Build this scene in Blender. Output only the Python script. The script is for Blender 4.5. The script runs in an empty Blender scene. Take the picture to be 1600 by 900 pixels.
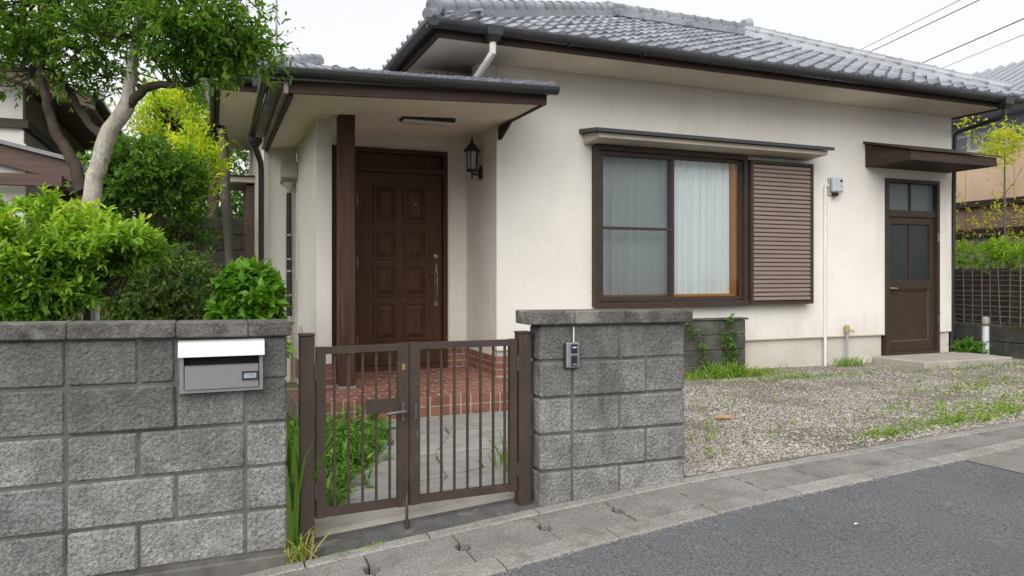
import bpy, math, random
import numpy as np
from mathutils import Vector

# ------------------------------------------------------------------ camera, sky, sun, exposure
S = bpy.context.scene
COL = S.collection
YAW = math.radians(22.1)
EYE = 1.26
FPX = 1157.0
cam_d = bpy.data.cameras.new('camera')
cam_d.sensor_width = 36.0
cam_d.lens = FPX / 1600.0 * 36.0
cam_d.shift_y = -20.0 / 1600.0
cam_d.clip_start = 0.05
cam_d.clip_end = 500.0
cam = bpy.data.objects.new('camera', cam_d)
COL.objects.link(cam)
cam.location = (0, 0, EYE)
cam.rotation_euler = (math.radians(90), 0, -YAW)
S.camera = cam

SUN_EL, SUN_AZ = math.radians(40), math.radians(215)      # azimuth clockwise from +Y
world = bpy.data.worlds.new('World')
S.world = world
world.use_nodes = True
wn, wl = world.node_tree.nodes, world.node_tree.links
for n in list(wn): wn.remove(n)
sky = wn.new('ShaderNodeTexSky'); sky.sky_type = 'NISHITA'; sky.sun_disc = False
sky.sun_elevation = SUN_EL; sky.sun_rotation = SUN_AZ
sky.air_density = 1.0; sky.dust_density = 6.0; sky.ozone_density = 1.0
hs = wn.new('ShaderNodeHueSaturation'); hs.inputs['Saturation'].default_value = 0.10
mixw = wn.new('ShaderNodeMixRGB'); mixw.inputs['Fac'].default_value = 0.82
mixw.inputs['Color2'].default_value = (9.6, 9.7, 9.95, 1)     # even cloud deck
bg = wn.new('ShaderNodeBackground'); bg.inputs['Strength'].default_value = 0.0475
wo = wn.new('ShaderNodeOutputWorld')
wl.new(sky.outputs[0], hs.inputs['Color']); wl.new(hs.outputs[0], mixw.inputs['Color1'])
wl.new(mixw.outputs[0], bg.inputs['Color']); wl.new(bg.outputs[0], wo.inputs['Surface'])

sun_d = bpy.data.lights.new('sun', 'SUN'); sun_d.energy = 1.5; sun_d.angle = math.radians(60)
sun_d.color = (1.0, 0.975, 0.94)
sun = bpy.data.objects.new('sun', sun_d); COL.objects.link(sun)
sdir = Vector((math.sin(SUN_AZ) * math.cos(SUN_EL), math.cos(SUN_AZ) * math.cos(SUN_EL), math.sin(SUN_EL)))
sun.rotation_euler = sdir.to_track_quat('Z', 'Y').to_euler()
S.view_settings.view_transform = 'Standard'
S.view_settings.look = 'None'
S.view_settings.gamma = 1.0
S.view_settings.exposure = 1.27
S.render.engine = 'CYCLES'
S.cycles.use_denoising = True
S.cycles.max_bounces = 12
S.cycles.diffuse_bounces = 9
S.cycles.transparent_max_bounces = 12

rng = np.random.default_rng(11)
random.seed(5)
FW = np.array((math.sin(YAW), math.cos(YAW), 0.0)); RT = np.array((math.cos(YAW), -math.sin(YAW), 0.0)); UP = np.array((0, 0, 1.0))
def at(px, py, depth):
    """point seen at pixel (px,py) of the 1600x900 photograph at a given distance along the view axis"""
    return np.array((0, 0, EYE)) + depth * (FW + (px - 800) / FPX * RT + (430 - py) / FPX * UP)

# ------------------------------------------------------------------ helpers
WL = {}
class MB:
    """collects shapes; build() links them as ONE mesh object with its origin at its base"""
    def __init__(s): s.v = []; s.f = []
    def add(s, vs, fs):
        o = len(s.v); s.v += [tuple(map(float, p)) for p in vs]; s.f += [tuple(i + o for i in f) for f in fs]; return s
    def box(s, x0, x1, y0, y1, z0, z1, b=0.0, zs=None):
        if b <= 0:
            vs = [(x, y, z) for z in (z0, z1) for y in (y0, y1) for x in (x0, x1)]
            fs = [(0, 2, 3, 1), (4, 5, 7, 6), (0, 1, 5, 4), (1, 3, 7, 5), (3, 2, 6, 7), (2, 0, 4, 6)]
        else:
            b = min(b, (x1 - x0) * .45, (y1 - y0) * .45, (z1 - z0) * .45)
            vs = []; idx = {}
            for i, x in enumerate((x0, x1)):
                for j, y in enumerate((y0, y1)):
                    for k, z in enumerate((z0, z1)):
                        sx, sy, sz = (1, -1)[i] * b, (1, -1)[j] * b, (1, -1)[k] * b
                        idx[i, j, k] = len(vs)
                        vs += [(x, y + sy, z + sz), (x + sx, y, z + sz), (x + sx, y + sy, z)]
            I = lambda i, j, k, a: idx[i, j, k] + a
            fs = []
            fs.append((I(0,0,0,0), I(0,0,1,0), I(0,1,1,0), I(0,1,0,0)))
            fs.append((I(1,0,0,0), I(1,1,0,0), I(1,1,1,0), I(1,0,1,0)))
            fs.append((I(0,0,0,1), I(1,0,0,1), I(1,0,1,1), I(0,0,1,1)))
            fs.append((I(0,1,0,1), I(0,1,1,1), I(1,1,1,1), I(1,1,0,1)))
            fs.append((I(0,0,0,2), I(0,1,0,2), I(1,1,0,2), I(1,0,0,2)))
            fs.append((I(0,0,1,2), I(1,0,1,2), I(1,1,1,2), I(0,1,1,2)))
            for j in (0, 1):
                for k in (0, 1): fs.append((I(0,j,k,1), I(1,j,k,1), I(1,j,k,2), I(0,j,k,2)))
            for i in (0, 1):
                for k in (0, 1): fs.append((I(i,0,k,0), I(i,1,k,0), I(i,1,k,2), I(i,0,k,2)))
            for i in (0, 1):
                for j in (0, 1): fs.append((I(i,j,0,0), I(i,j,1,0), I(i,j,1,1), I(i,j,0,1)))
            for i in (0, 1):
                for j in (0, 1):
                    for k in (0, 1): fs.append((I(i,j,k,0), I(i,j,k,1), I(i,j,k,2)))
        if zs: vs = [(x, y, z + zs(x, y)) for x, y, z in vs]
        return s.add(vs, fs)
    def tube(s, pts, r, n=10, cap=True):
        pts = [np.array(p, float) for p in pts]; rs = r if hasattr(r, '__len__') else [r] * len(pts)
        rings = []; ref = None
        for i, p in enumerate(pts):
            d = pts[min(i + 1, len(pts) - 1)] - pts[max(i - 1, 0)]; d /= np.linalg.norm(d) + 1e-9
            if ref is None: ref = np.array((1., 0, 0)) if abs(d[0]) < .8 else np.array((0, 1., 0))
            a = ref - d * ref.dot(d); a /= np.linalg.norm(a); ref = a; b = np.cross(d, a)
            rings.append([p + rs[i] * (math.cos(t) * a + math.sin(t) * b) for t in [2 * math.pi * k / n for k in range(n)]])
        vs = [q for R in rings for q in R]; fs = []
        for i in range(len(rings) - 1):
            for k in range(n): fs.append((i*n + k, i*n + (k+1) % n, (i+1)*n + (k+1) % n, (i+1)*n + k))
        if cap: fs += [tuple(range(n))[::-1], tuple(range((len(rings)-1)*n, len(rings)*n))]
        return s.add(vs, fs)
    def prism(s, poly, e0, e1, axis='x'):
        """extrude a 2D polygon: axis x -> poly in (y,z); y -> (x,z); z -> (x,y)"""
        n = len(poly)
        m = {'x': lambda e, a, b: (e, a, b), 'y': lambda e, a, b: (a, e, b), 'z': lambda e, a, b: (a, b, e)}[axis]
        vs = [m(e0, *p) for p in poly] + [m(e1, *p) for p in poly]
        fs = [(i, (i+1) % n, n + (i+1) % n, n + i) for i in range(n)] + [tuple(range(n))[::-1], tuple(range(n, 2*n))]
        return s.add(vs, fs)
    def lathe(s, prof, c, n=16, axis='z'):
        vs = []; fs = []
        for r, h in prof:
            for k in range(n):
                t = 2 * math.pi * k / n; a, b = r * math.cos(t), r * math.sin(t)
                vs.append({'z': (c[0]+a, c[1]+b, c[2]+h), 'y': (c[0]+a, c[1]+h, c[2]+b), 'x': (c[0]+h, c[1]+a, c[2]+b)}[axis])
        for i in range(len(prof) - 1):
            for k in range(n): fs.append((i*n+k, i*n+(k+1) % n, (i+1)*n+(k+1) % n, (i+1)*n+k))
        fs += [tuple(range(n))[::-1], tuple(range((len(prof)-1)*n, len(prof)*n))]
        return s.add(vs, fs)
    def frame(s, x0, x1, z0, z1, w, y0, y1):
        """one connected rectangular frame in an XZ plane"""
        vs = []
        for y in (y0, y1):
            vs += [(x0,y,z0),(x1,y,z0),(x1,y,z1),(x0,y,z1),(x0+w,y,z0+w),(x1-w,y,z0+w),(x1-w,y,z1-w),(x0+w,y,z1-w)]
        fs = []
        for k in range(4):
            l = (k+1) % 4
            fs += [(k, l, 4+l, 4+k), (8+k, 12+k, 12+l, 8+l), (k, 8+k, 8+l, l), (4+k, 4+l, 12+l, 12+k)]
        return s.add(vs, fs)
    def wall(s, x0, x1, z0, z1, y0, y1, holes=()):
        """wall slab in an XZ plane with rectangular openings (one connected mesh)"""
        xs = sorted({x0, x1, *[v for h in holes for v in h[:2]]}); zs = sorted({z0, z1, *[v for h in holes for v in h[2:]]})
        solid = lambda i, j: 0 <= i < len(xs)-1 and 0 <= j < len(zs)-1 and not any(h[0] <= (xs[i]+xs[i+1])/2 <= h[1] and h[2] <= (zs[j]+zs[j+1])/2 <= h[3] for h in holes)
        vs = [(x, y, z) for y in (y0, y1) for z in zs for x in xs]; nx, N = len(xs), len(xs)*len(zs)
        V = lambda i, j, k: k*N + j*nx + i
        fs = []
        for i in range(len(xs)-1):
            for j in range(len(zs)-1):
                if not solid(i, j): continue
                fs += [(V(i,j,0), V(i+1,j,0), V(i+1,j+1,0), V(i,j+1,0)), (V(i,j,1), V(i,j+1,1), V(i+1,j+1,1), V(i+1,j,1))]
                if not solid(i-1, j): fs.append((V(i,j,0), V(i,j+1,0), V(i,j+1,1), V(i,j,1)))
                if not solid(i+1, j): fs.append((V(i+1,j,0), V(i+1,j,1), V(i+1,j+1,1), V(i+1,j+1,0)))
                if not solid(i, j-1): fs.append((V(i,j,0), V(i,j,1), V(i+1,j,1), V(i+1,j,0)))
                if not solid(i, j+1): fs.append((V(i,j+1,0), V(i+1,j+1,0), V(i+1,j+1,1), V(i,j+1,1)))
        return s.add(vs, fs)
    def zmap(s, f):
        s.v = [(x, y, z + f(x, y)) for x, y, z in s.v]; return s
    def build(s, name, m, parent=None, smooth=False, fix=True):
        v = np.array(s.v); lo, hi = v.min(0), v.max(0)
        o = np.array(((lo[0]+hi[0])/2, (lo[1]+hi[1])/2, lo[2]))
        me = bpy.data.meshes.new(name); me.from_pydata((v - o).tolist(), [], s.f); me.validate()
        return link(name, me, m, o, parent, smooth, fix)

def link(name, me, m, o, parent=None, smooth=False, fix=True):
    if fix:
        import bmesh
        bm = bmesh.new(); bm.from_mesh(me); bmesh.ops.recalc_face_normals(bm, faces=bm.faces); bm.to_mesh(me); bm.free()
    if smooth:
        me.polygons.foreach_set('use_smooth', [True]*len(me.polygons))
        try: me.set_sharp_from_angle(angle=math.radians(40))
        except Exception: pass
    if m is not None and not me.materials: me.materials.append(m)
    ob = bpy.data.objects.new(name, me); COL.objects.link(ob)
    place(ob, o, parent); return ob
def place(ob, o, parent=None):
    o = np.array(o, float)
    if parent is not None:
        ob.parent = parent; ob.location = o - WL[parent.name]
    else: ob.location = o
    WL[ob.name] = o
def thing(name, label, cat, loc=(0, 0, 0), group=None):
    e = bpy.data.objects.new(name, None); COL.objects.link(e); e.empty_display_size = .1
    place(e, loc); return tag(e, label, cat, group)
def tag(o, label, cat, group=None):
    o['label'] = label; o['category'] = cat
    if group: o['group'] = group
    return o
def struct(o): o['kind'] = 'structure'; return o
def stuff(o, label=None, cat=None):
    o['kind'] = 'stuff'
    if label: o['label'] = label; o['category'] = cat
    return o
def dup(src, o, parent=None):
    c = src.copy(); COL.objects.link(c); c.parent = None; place(c, o, parent); return c
def part(name, m, parent, *box, b=0.0, zs=None):
    return MB().box(*box, b=b, zs=zs).build(name, m, parent)

# ------------------------------------------------------------------ materials (all procedural, on world position)
def M(name, c1, c2=None, scale=3.0, rough=0.8, bump=None, rnd=0.0, spec=0.4, metal=0.0, fine=None, stretch=None, stain=None, attr=None, coat=0.0, topdirt=None):
    m = bpy.data.materials.new(name); m.use_nodes = True
    nt = m.node_tree; N, L = nt.nodes, nt.links
    p = N['Principled BSDF']; p.inputs['Roughness'].default_value = rough; p.inputs['Metallic'].default_value = metal
    p.inputs['Specular IOR Level'].default_value = spec
    if coat: p.inputs['Coat Weight'].default_value = coat; p.inputs['Coat Roughness'].default_value = .25
    g = N.new('ShaderNodeNewGeometry'); co = g.outputs['Position']
    if stretch:
        mp = N.new('ShaderNodeMapping'); mp.inputs['Scale'].default_value = stretch; L.new(co, mp.inputs['Vector']); cs = mp.outputs[0]
    else: cs = co
    c2 = c2 or tuple(.8 * c for c in c1)
    def noise(sc, det=5, src=None, ro=.6):
        n = N.new('ShaderNodeTexNoise'); n.inputs['Scale'].default_value = sc; n.inputs['Detail'].default_value = det; n.inputs['Roughness'].default_value = ro
        L.new(src or cs, n.inputs['Vector']); return n.outputs['Fac']
    def ramp(src, a, b, lo=(0, 0, 0), hi=(1, 1, 1)):
        r = N.new('ShaderNodeValToRGB'); r.color_ramp.elements[0].position = a; r.color_ramp.elements[1].position = b
        r.color_ramp.elements[0].color = (*lo, 1); r.color_ramp.elements[1].color = (*hi, 1); L.new(src, r.inputs[0]); return r.outputs[0]
    def mix(kind, fac, a, b):
        x = N.new('ShaderNodeMixRGB'); x.blend_type = kind
        for i, s_ in zip((0, 1, 2), (fac, a, b)):
            if isinstance(s_, (int, float)): x.inputs[i].default_value = s_ if i == 0 else (s_, s_, s_, 1)
            elif isinstance(s_, tuple): x.inputs[i].default_value = (*s_, 1)
            else: L.new(s_, x.inputs[i])
        return x.outputs[0]
    col = ramp(noise(scale), .32, .68, c2, c1)
    if fine:                                    # (scale, low, high): multiplicative grain
        col = mix('MULTIPLY', 1.0, col, ramp(noise(fine[0], 2), .3, .7, (fine[1],)*3, (fine[2],)*3))
    if stain:                                   # (scale vec, a, b, colour): irregular dirt
        mp2 = N.new('ShaderNodeMapping'); mp2.inputs['Scale'].default_value = stain[0]; L.new(co, mp2.inputs['Vector'])
        col = mix('MIX', ramp(noise(1.0, 6, mp2.outputs[0]), stain[1], stain[2]), col, stain[3])
    if topdirt:                                 # (z0, z1, colour, amount): soot and algae creeping down from the top
        sx = N.new('ShaderNodeSeparateXYZ'); L.new(co, sx.inputs[0])
        ad = N.new('ShaderNodeMath'); ad.operation = 'MULTIPLY_ADD'; ad.inputs[1].default_value = .9; ad.inputs[2].default_value = -.45
        mp3 = N.new('ShaderNodeMapping'); mp3.inputs['Scale'].default_value = (5, 5, 1.2); L.new(co, mp3.inputs['Vector']); L.new(noise(1.0, 6, mp3.outputs[0]), ad.inputs[0])
        su = N.new('ShaderNodeMath'); su.operation = 'ADD'; L.new(sx.outputs[2], su.inputs[0]); L.new(ad.outputs[0], su.inputs[1])
        m3 = N.new('ShaderNodeMapRange'); m3.inputs['From Min'].default_value = topdirt[0]; m3.inputs['From Max'].default_value = topdirt[1]; m3.inputs['To Max'].default_value = topdirt[3]; L.new(su.outputs[0], m3.inputs['Value'])
        col = mix('MIX', m3.outputs[0], col, topdirt[2])
    if rnd:
        oi = N.new('ShaderNodeObjectInfo')
        mr = N.new('ShaderNodeMapRange'); mr.inputs['To Min'].default_value = 1 - rnd; mr.inputs['To Max'].default_value = 1 + rnd
        L.new(oi.outputs['Random'], mr.inputs['Value'])
        cb = N.new('ShaderNodeCombineXYZ'); [L.new(mr.outputs[0], cb.inputs[i]) for i in range(3)]
        col = mix('MULTIPLY', 1.0, col, cb.outputs[0])
    if attr:                                    # colours picked per piece by a random value stored on the mesh
        a = N.new('ShaderNodeAttribute'); a.attribute_name = 'rnd'
        r = N.new('ShaderNodeValToRGB'); r.color_ramp.elements[0].color = (*attr[0], 1); r.color_ramp.elements[1].color = (*attr[-1], 1)
        for i, c in enumerate(attr[1:-1]): e = r.color_ramp.elements.new((i+1)/(len(attr)-1)); e.color = (*c, 1)
        L.new(a.outputs['Fac'], r.inputs[0]); col = r.outputs[0]
    L.new(col, p.inputs['Base Color'])
    if bump:
        h = None
        for sc, st, dist in (bump if isinstance(bump[0], tuple) else (bump,)):
            b = N.new('ShaderNodeBump'); b.inputs['Strength'].default_value = st; b.inputs['Distance'].default_value = dist
            L.new(noise(sc, 4, co if not stretch else cs), b.inputs['Height'])
            if h: L.new(h, b.inputs['Normal'])
            h = b.outputs[0]
        L.new(h, p.inputs['Normal'])
    return m

def leafmat(name, cols, trans=.35, rough=.45, spec=.35):
    m = M(name, cols[0], rough=rough, spec=spec, attr=cols)
    nt = m.node_tree; N, L = nt.nodes, nt.links
    p = N['Principled BSDF']; out = N['Material Output']
    src = p.inputs['Base Color'].links[0].from_socket
    t = N.new('ShaderNodeBsdfTranslucent'); g = N.new('ShaderNodeMixRGB'); g.blend_type = 'MULTIPLY'; g.inputs[0].default_value = 1
    g.inputs[2].default_value = (1.5, 1.6, .6, 1); L.new(src, g.inputs[1]); L.new(g.outputs[0], t.inputs['Color'])
    x = N.new('ShaderNodeMixShader'); x.inputs[0].default_value = trans
    L.new(p.outputs[0], x.inputs[1]); L.new(t.outputs[0], x.inputs[2]); L.new(x.outputs[0], out.inputs['Surface'])
    return m

def glassmat(name, tint=(1, 1, 1), refl=.12, rough=.02):
    m = bpy.data.materials.new(name); m.use_nodes = True
    nt = m.node_tree; N, L = nt.nodes, nt.links; N.remove(N['Principled BSDF']); out = N['Material Output']
    t = N.new('ShaderNodeBsdfTransparent'); t.inputs[0].default_value = (*tint, 1)
    g = N.new('ShaderNodeBsdfGlossy'); g.inputs['Roughness'].default_value = rough
    f = N.new('ShaderNodeFresnel'); f.inputs[0].default_value = 1.5
    a = N.new('ShaderNodeMath'); a.operation = 'ADD'; a.inputs[1].default_value = refl * .4; L.new(f.outputs[0], a.inputs[0])
    x = N.new('ShaderNodeMixShader'); L.new(a.outputs[0], x.inputs[0]); L.new(t.outputs[0], x.inputs[1]); L.new(g.outputs[0], x.inputs[2])
    L.new(x.outputs[0], out.inputs['Surface']); return m

STUCCO = M('stucco', (.725, .70, .655), (.665, .637, .59), 1.3, .92, bump=((75, .5, .010), (22, .4, .012)), spec=.15, stain=((2.4, 2.4, .30), .56, .88, (.53, .485, .41)), topdirt=(.72, .28, (.48, .43, .35), .45))
SOFFIT = M('soffit_board', (.76, .70, .60), (.68, .62, .52), 1.6, .9, spec=.1, stain=((.9, 1.6, 1), .62, .85, (.45, .385, .30)))
FOUND = M('foundation_render', (.52, .49, .43), (.44, .41, .355), 2.2, .9, bump=(60, .2, .004), spec=.15, stain=((1.5, 1.5, 3), .55, .8, (.33, .285, .22)))
BROWN = M('dark_brown_paint', (.040, .027, .021), (.026, .018, .015), 5, .55, bump=(40, .1, .002), spec=.3, stretch=(.5, 2, 6))
FASCIA = M('weathered_brown_board', (.055, .034, .027), (.025, .017, .015), 3, .65, bump=(30, .2, .003), spec=.25, stretch=(.6, .6, 7), stain=((.8, .8, 9), .62, .78, (.13, .092, .072)))
FASCIA_OLD = M('peeling_grey_board', (.27, .25, .22), (.13, .115, .10), 4, .75, bump=(30, .3, .004), stretch=(.6, .6, 5), stain=((1.5, 1.5, 9), .55, .7, (.40, .37, .33)))
POST = M('red_brown_timber', (.085, .041, .027), (.042, .023, .018), 2.5, .6, bump=(25, .15, .003), spec=.2, stretch=(7, 7, .6), stain=((8, 8, .7), .6, .8, (.15, .075, .048)))
DOORW = M('door_walnut_veneer', (.070, .030, .015), (.042, .019, .010), 3, .5, bump=(40, .08, .002), stretch=(9, 9, .8), spec=.2)
ALUB = M('bronze_aluminium', (.050, .035, .026), (.039, .027, .021), 6, .48, spec=.25)
GATE = M('bronze_gate_paint', (.056, .039, .030), (.038, .027, .021), 5, .5, spec=.35, bump=(60, .1, .002), stain=((9, 9, 4), .62, .74, (.105, .078, .06)))
SHUT = M('brown_shutter_enamel', (.215, .163, .138), (.18, .135, .113), 4, .55, spec=.3, stretch=(.6, .6, 5))
BLACK = M('black_gutter_vinyl', (.020, .021, .023), (.030, .031, .033), 3, .35, spec=.5)
BLACKM = M('black_iron', (.012, .011, .011), (.02, .018, .017), 8, .5, spec=.5)
TILE = M('silver_roof_tile', (.25, .266, .30), (.155, .165, .19), 2.6, .27, bump=(50, .1, .003), rnd=.26, spec=.7, stain=((5, 5, 5), .56, .75, (.085, .09, .10)))
TILEB = M('roof_underlay', (.05, .05, .05), None, 3, .9)
CREAM = M('cream_metal', (.47, .425, .355), (.40, .36, .30), 4, .6)
WHITEP = M('white_vinyl_pipe', (.66, .65, .62), (.58, .56, .52), 5, .45)
GREYP = M('grey_vinyl_pipe', (.30, .33, .37), (.26, .28, .31), 5, .45)
BLUEW = M('pale_blue_pipe', (.50, .56, .60), (.42, .46, .48), 5, .5, stain=((6, 6, 6), .62, .74, (.35, .32, .28)))
STEEL = M('brushed_steel', (.42, .42, .43), (.36, .36, .37), 3, .42, metal=.9, stretch=(1, 1, 30))
STEELD = M('grey_enamel_steel', (.235, .235, .245), (.215, .215, .225), 3, .38, metal=.25, spec=.5)
STEELW = M('bright_lid_steel', (.70, .70, .72), (.66, .66, .68), 3, .3, metal=.35)
BRASS = M('aged_brass', (.24, .20, .14), (.14, .115, .085), 20, .38, metal=.8)
CHROME = M('chrome', (.7, .7, .7), (.6, .6, .6), 10, .18, metal=1.0)
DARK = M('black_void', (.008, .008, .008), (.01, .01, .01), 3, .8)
NAVY = M('smoked_plastic', (.020, .024, .040), (.015, .018, .03), 5, .2, spec=.5)
PAPER = M('white_card', (.62, .64, .66), (.55, .57, .6), 20, .6)
BLOCK = M('split_face_block', (.30, .298, .29), (.185, .182, .176), 9, .95, bump=((52, 1.0, .022), (120, .8, .008)), rnd=.17, spec=.15,
          fine=(75, .62, 1.32), stain=((4.5, 4.5, 1.3), .52, .74, (.115, .11, .10)), topdirt=(.35, 1.05, (.085, .081, .073), .75))
COPE = M('mossy_coping_block', (.145, .138, .126), (.07, .066, .06), 9, .95, bump=((60, .8, .012), (140, .6, .006)), rnd=.10, spec=.15,
         fine=(120, .6, 1.4), stain=((5, 5, 5), .55, .7, (.22, .215, .195)))
JOINT = M('block_mortar', (.15, .145, .135), (.10, .096, .09), 12, .95, bump=(90, .4, .005), spec=.1, stain=((2, 2, 3), .5, .7, (.06, .056, .05)))
OLDBLK = M('old_garden_block', (.105, .10, .09), (.05, .048, .044), 5, .95, bump=((40, .7, .012), (120, .5, .005)), rnd=.15, spec=.1, stain=((4, 4, 4), .5, .7, (.05, .055, .03)))
CONC = M('worn_concrete', (.215, .208, .196), (.155, .15, .14), 4, .9, bump=((90, .5, .006),), rnd=.10, spec=.15, fine=(85, .68, 1.35), stain=((3, 3, 3), .56, .72, (.12, .113, .102)))
CONCL = M('pale_concrete', (.27, .262, .245), (.20, .193, .178), 5, .9, bump=((80, .5, .006),), rnd=.08, spec=.15, fine=(80, .7, 1.3), stain=((4, 4, 4), .58, .72, (.15, .14, .12)))
STEP = M('step_concrete', (.37, .35, .31), (.29, .27, .235), 3, .9, bump=(90, .25, .004), spec=.15, stain=((4, 4, 6), .55, .75, (.20, .18, .145)))
ASPH = M('asphalt', (.140, .143, .150), (.106, .108, .114), .9, .85, bump=((85, .9, .012), (200, .6, .006)), spec=.25, fine=(95, .42, 1.65), stain=((.7, .7, 1), .55, .75, (.118, .119, .122)))
PATCH = M('old_asphalt_patch', (.105, .102, .098), (.06, .058, .056), 9, .92, bump=((90, .5, .006),), fine=(180, .6, 1.4), stain=((7, 7, 7), .6, .72, (.2, .19, .175)))
FLAG = M('flagstone', (.30, .29, .275), (.21, .205, .195), 5, .9, bump=((70, .3, .006),), rnd=.08, spec=.15, fine=(140, .8, 1.2), stain=((6, 6, 6), .6, .75, (.17, .165, .14)))
SOIL = M('soil', (.105, .082, .058), (.055, .043, .030), 6, .98, bump=((60, .7, .02),), spec=.05, fine=(120, .6, 1.4))
MOSSY = M('mossy_soil', (.135, .125, .065), (.10, .125, .04), 7, .98, bump=((60, .7, .02),), spec=.05, fine=(120, .6, 1.4))
GRAVB = M('gravel_bed', (.36, .33, .28), (.24, .215, .178), 20, .95, bump=((110, 1.0, .015), (55, .8, .015)), spec=.1, fine=(90, .6, 1.35), stain=((1.6, 1.6, 1), .54, .68, (.30, .24, .165)))
GRAV = M('gravel_stones', (.3, .3, .3), rough=.9, spec=.15, attr=[(.24, .226, .205), (.30, .285, .26), (.345, .325, .298), (.32, .272, .218), (.38, .36, .33), (.27, .24, .20)])
BRICK = M('red_porch_tile', (.245, .105, .068), (.16, .066, .046), 9, .5, bump=(60, .15, .003), rnd=.20, spec=.3, stain=((6, 6, 6), .64, .76, (.12, .07, .055)))
GROUT = M('pale_grout', (.33, .295, .25), (.25, .22, .185), 9, .95, bump=(90, .3, .003))
WOOD = M('orange_pine', (.62, .27, .07), (.50, .21, .05), 4, .5, stretch=(1, 1, 8))
CURT = M('curtain', (.80, .88, .89), (.76, .84, .85), 3, .95, spec=.05)
GLASS = glassmat('window_glass', (.985, .99, .985), 0.0)
FROST = M('frosted_glass', (.030, .035, .036), (.022, .026, .027), 3, .4, spec=.3, bump=(300, .05, .001))
FROSTL = M('frosted_transom_glass', (.11, .135, .14), (.085, .105, .11), 3, .35, spec=.35, bump=(300, .05, .001))
SCREEN = bpy.data.materials.new('insect_screen'); SCREEN.use_nodes = True
_n, _l = SCREEN.node_tree.nodes, SCREEN.node_tree.links
_t = _n.new('ShaderNodeBsdfTransparent'); _x = _n.new('ShaderNodeMixShader'); _x.inputs[0].default_value = .42
_n['Principled BSDF'].inputs['Base Color'].default_value = (.035, .045, .05, 1); _n['Principled BSDF'].inputs['Roughness'].default_value = .8
_l.new(_t.outputs[0], _x.inputs[1]); _l.new(_n['Principled BSDF'].outputs[0], _x.inputs[2]); _l.new(_x.outputs[0], _n['Material Output'].inputs['Surface'])
BARK = M('pale_smooth_bark', (.46, .42, .36), (.30, .265, .22), 7, .88, bump=((14, .5, .02), (60, .6, .008)), spec=.1, stretch=(1, 1, .5), fine=(60, .75, 1.15), stain=((9, 9, 5), .56, .64, (.14, .12, .09)))
BARKD = M('dark_bark', (.075, .06, .047), (.042, .034, .027), 8, .9, bump=((40, .6, .012),), spec=.1)
BARKG = M('grey_bark', (.13, .12, .11), (.08, .073, .066), 8, .9, bump=((30, .5, .010),), spec=.1, stretch=(1, 1, .4))
PLASTERN = M('neighbour_plaster', (.62, .61, .57), (.54, .53, .49), 1.5, .9, stain=((1, 1, .3), .6, .85, (.40, .38, .33)))
PLASTERD = M('shaded_plaster_grey_panel', (.30, .285, .255), (.24, .225, .20), 2, .9)  # neighbour's side wall: shade put into its plaster colour; plain grey for terrace panels
TIMBERN = M('neighbour_timber', (.105, .065, .053), (.065, .042, .035), 3, .7, stretch=(.6, .6, 6))
TANW = M('tan_block_wall', (.62, .45, .335), (.52, .37, .27), 1.2, .9, rnd=.08, stain=((1, 1, 2), .6, .8, (.42, .30, .22)))
BANDB = M('brown_band_wall', (.24, .155, .125), (.18, .115, .095), 2, .85, stretch=(1, 1, 5))
GREYW = M('grey_cladding', (.36, .39, .44), (.30, .33, .375), 1.5, .8)
PANEG = M('grey_window_pane', (.16, .18, .21), (.12, .135, .16), 1.0, .2, spec=.5)
LATT = M('grey_bamboo_lattice', (.15, .125, .105), (.085, .07, .06), 9, .85, rnd=.25)
# foliage
L_TREE = leafmat('tree_leaf', [(.035, .080, .012), (.075, .160, .018), (.135, .245, .028), (.24, .34, .05)], .5)
L_HEDGE = leafmat('hedge_leaf', [(.055, .13, .014), (.13, .27, .022), (.25, .41, .035), (.44, .55, .06)], .38)
L_DARK = leafmat('dark_shrub_leaf', [(.065, .115, .028), (.105, .185, .042), (.16, .25, .06), (.28, .20, .085)], .32)
L_BROAD = leafmat('broad_leaf', [(.07, .18, .016), (.13, .30, .024), (.19, .38, .035)], .38)
L_MID = leafmat('garden_tree_leaf', [(.035, .085, .014), (.070, .155, .020), (.12, .24, .028), (.22, .34, .04)], .42)
L_YEL = leafmat('yellow_leaf', [(.17, .28, .018), (.34, .46, .025), (.55, .60, .035), (.64, .56, .08)], .5)
L_FAR = leafmat('far_leaf', [(.06, .15, .02), (.11, .24, .03), (.20, .34, .04)], .45)
L_YELR = leafmat('yellow_vine_leaf', [(.26, .34, .025), (.46, .48, .028), (.62, .52, .04)], .48)
L_HEDR = leafmat('clipped_hedge_leaf', [(.08, .19, .010), (.21, .37, .016), (.38, .50, .028)], .4)
L_GRASS = leafmat('grass_blade', [(.07, .16, .018), (.13, .27, .025), (.22, .36, .04), (.36, .36, .12)], .4)
L_WEED = leafmat('weed_leaf', [(.040, .105, .014), (.075, .185, .02), (.13, .27, .035), (.22, .36, .06)], .4)
L_DRY = leafmat('dry_grass_blade', [(.38, .29, .15), (.30, .31, .09), (.17, .30, .04)], .35)
L_YARD = leafmat('yard_weed_leaf', [(.10, .185, .028), (.18, .28, .04), (.27, .36, .055), (.36, .36, .11)], .4)
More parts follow.
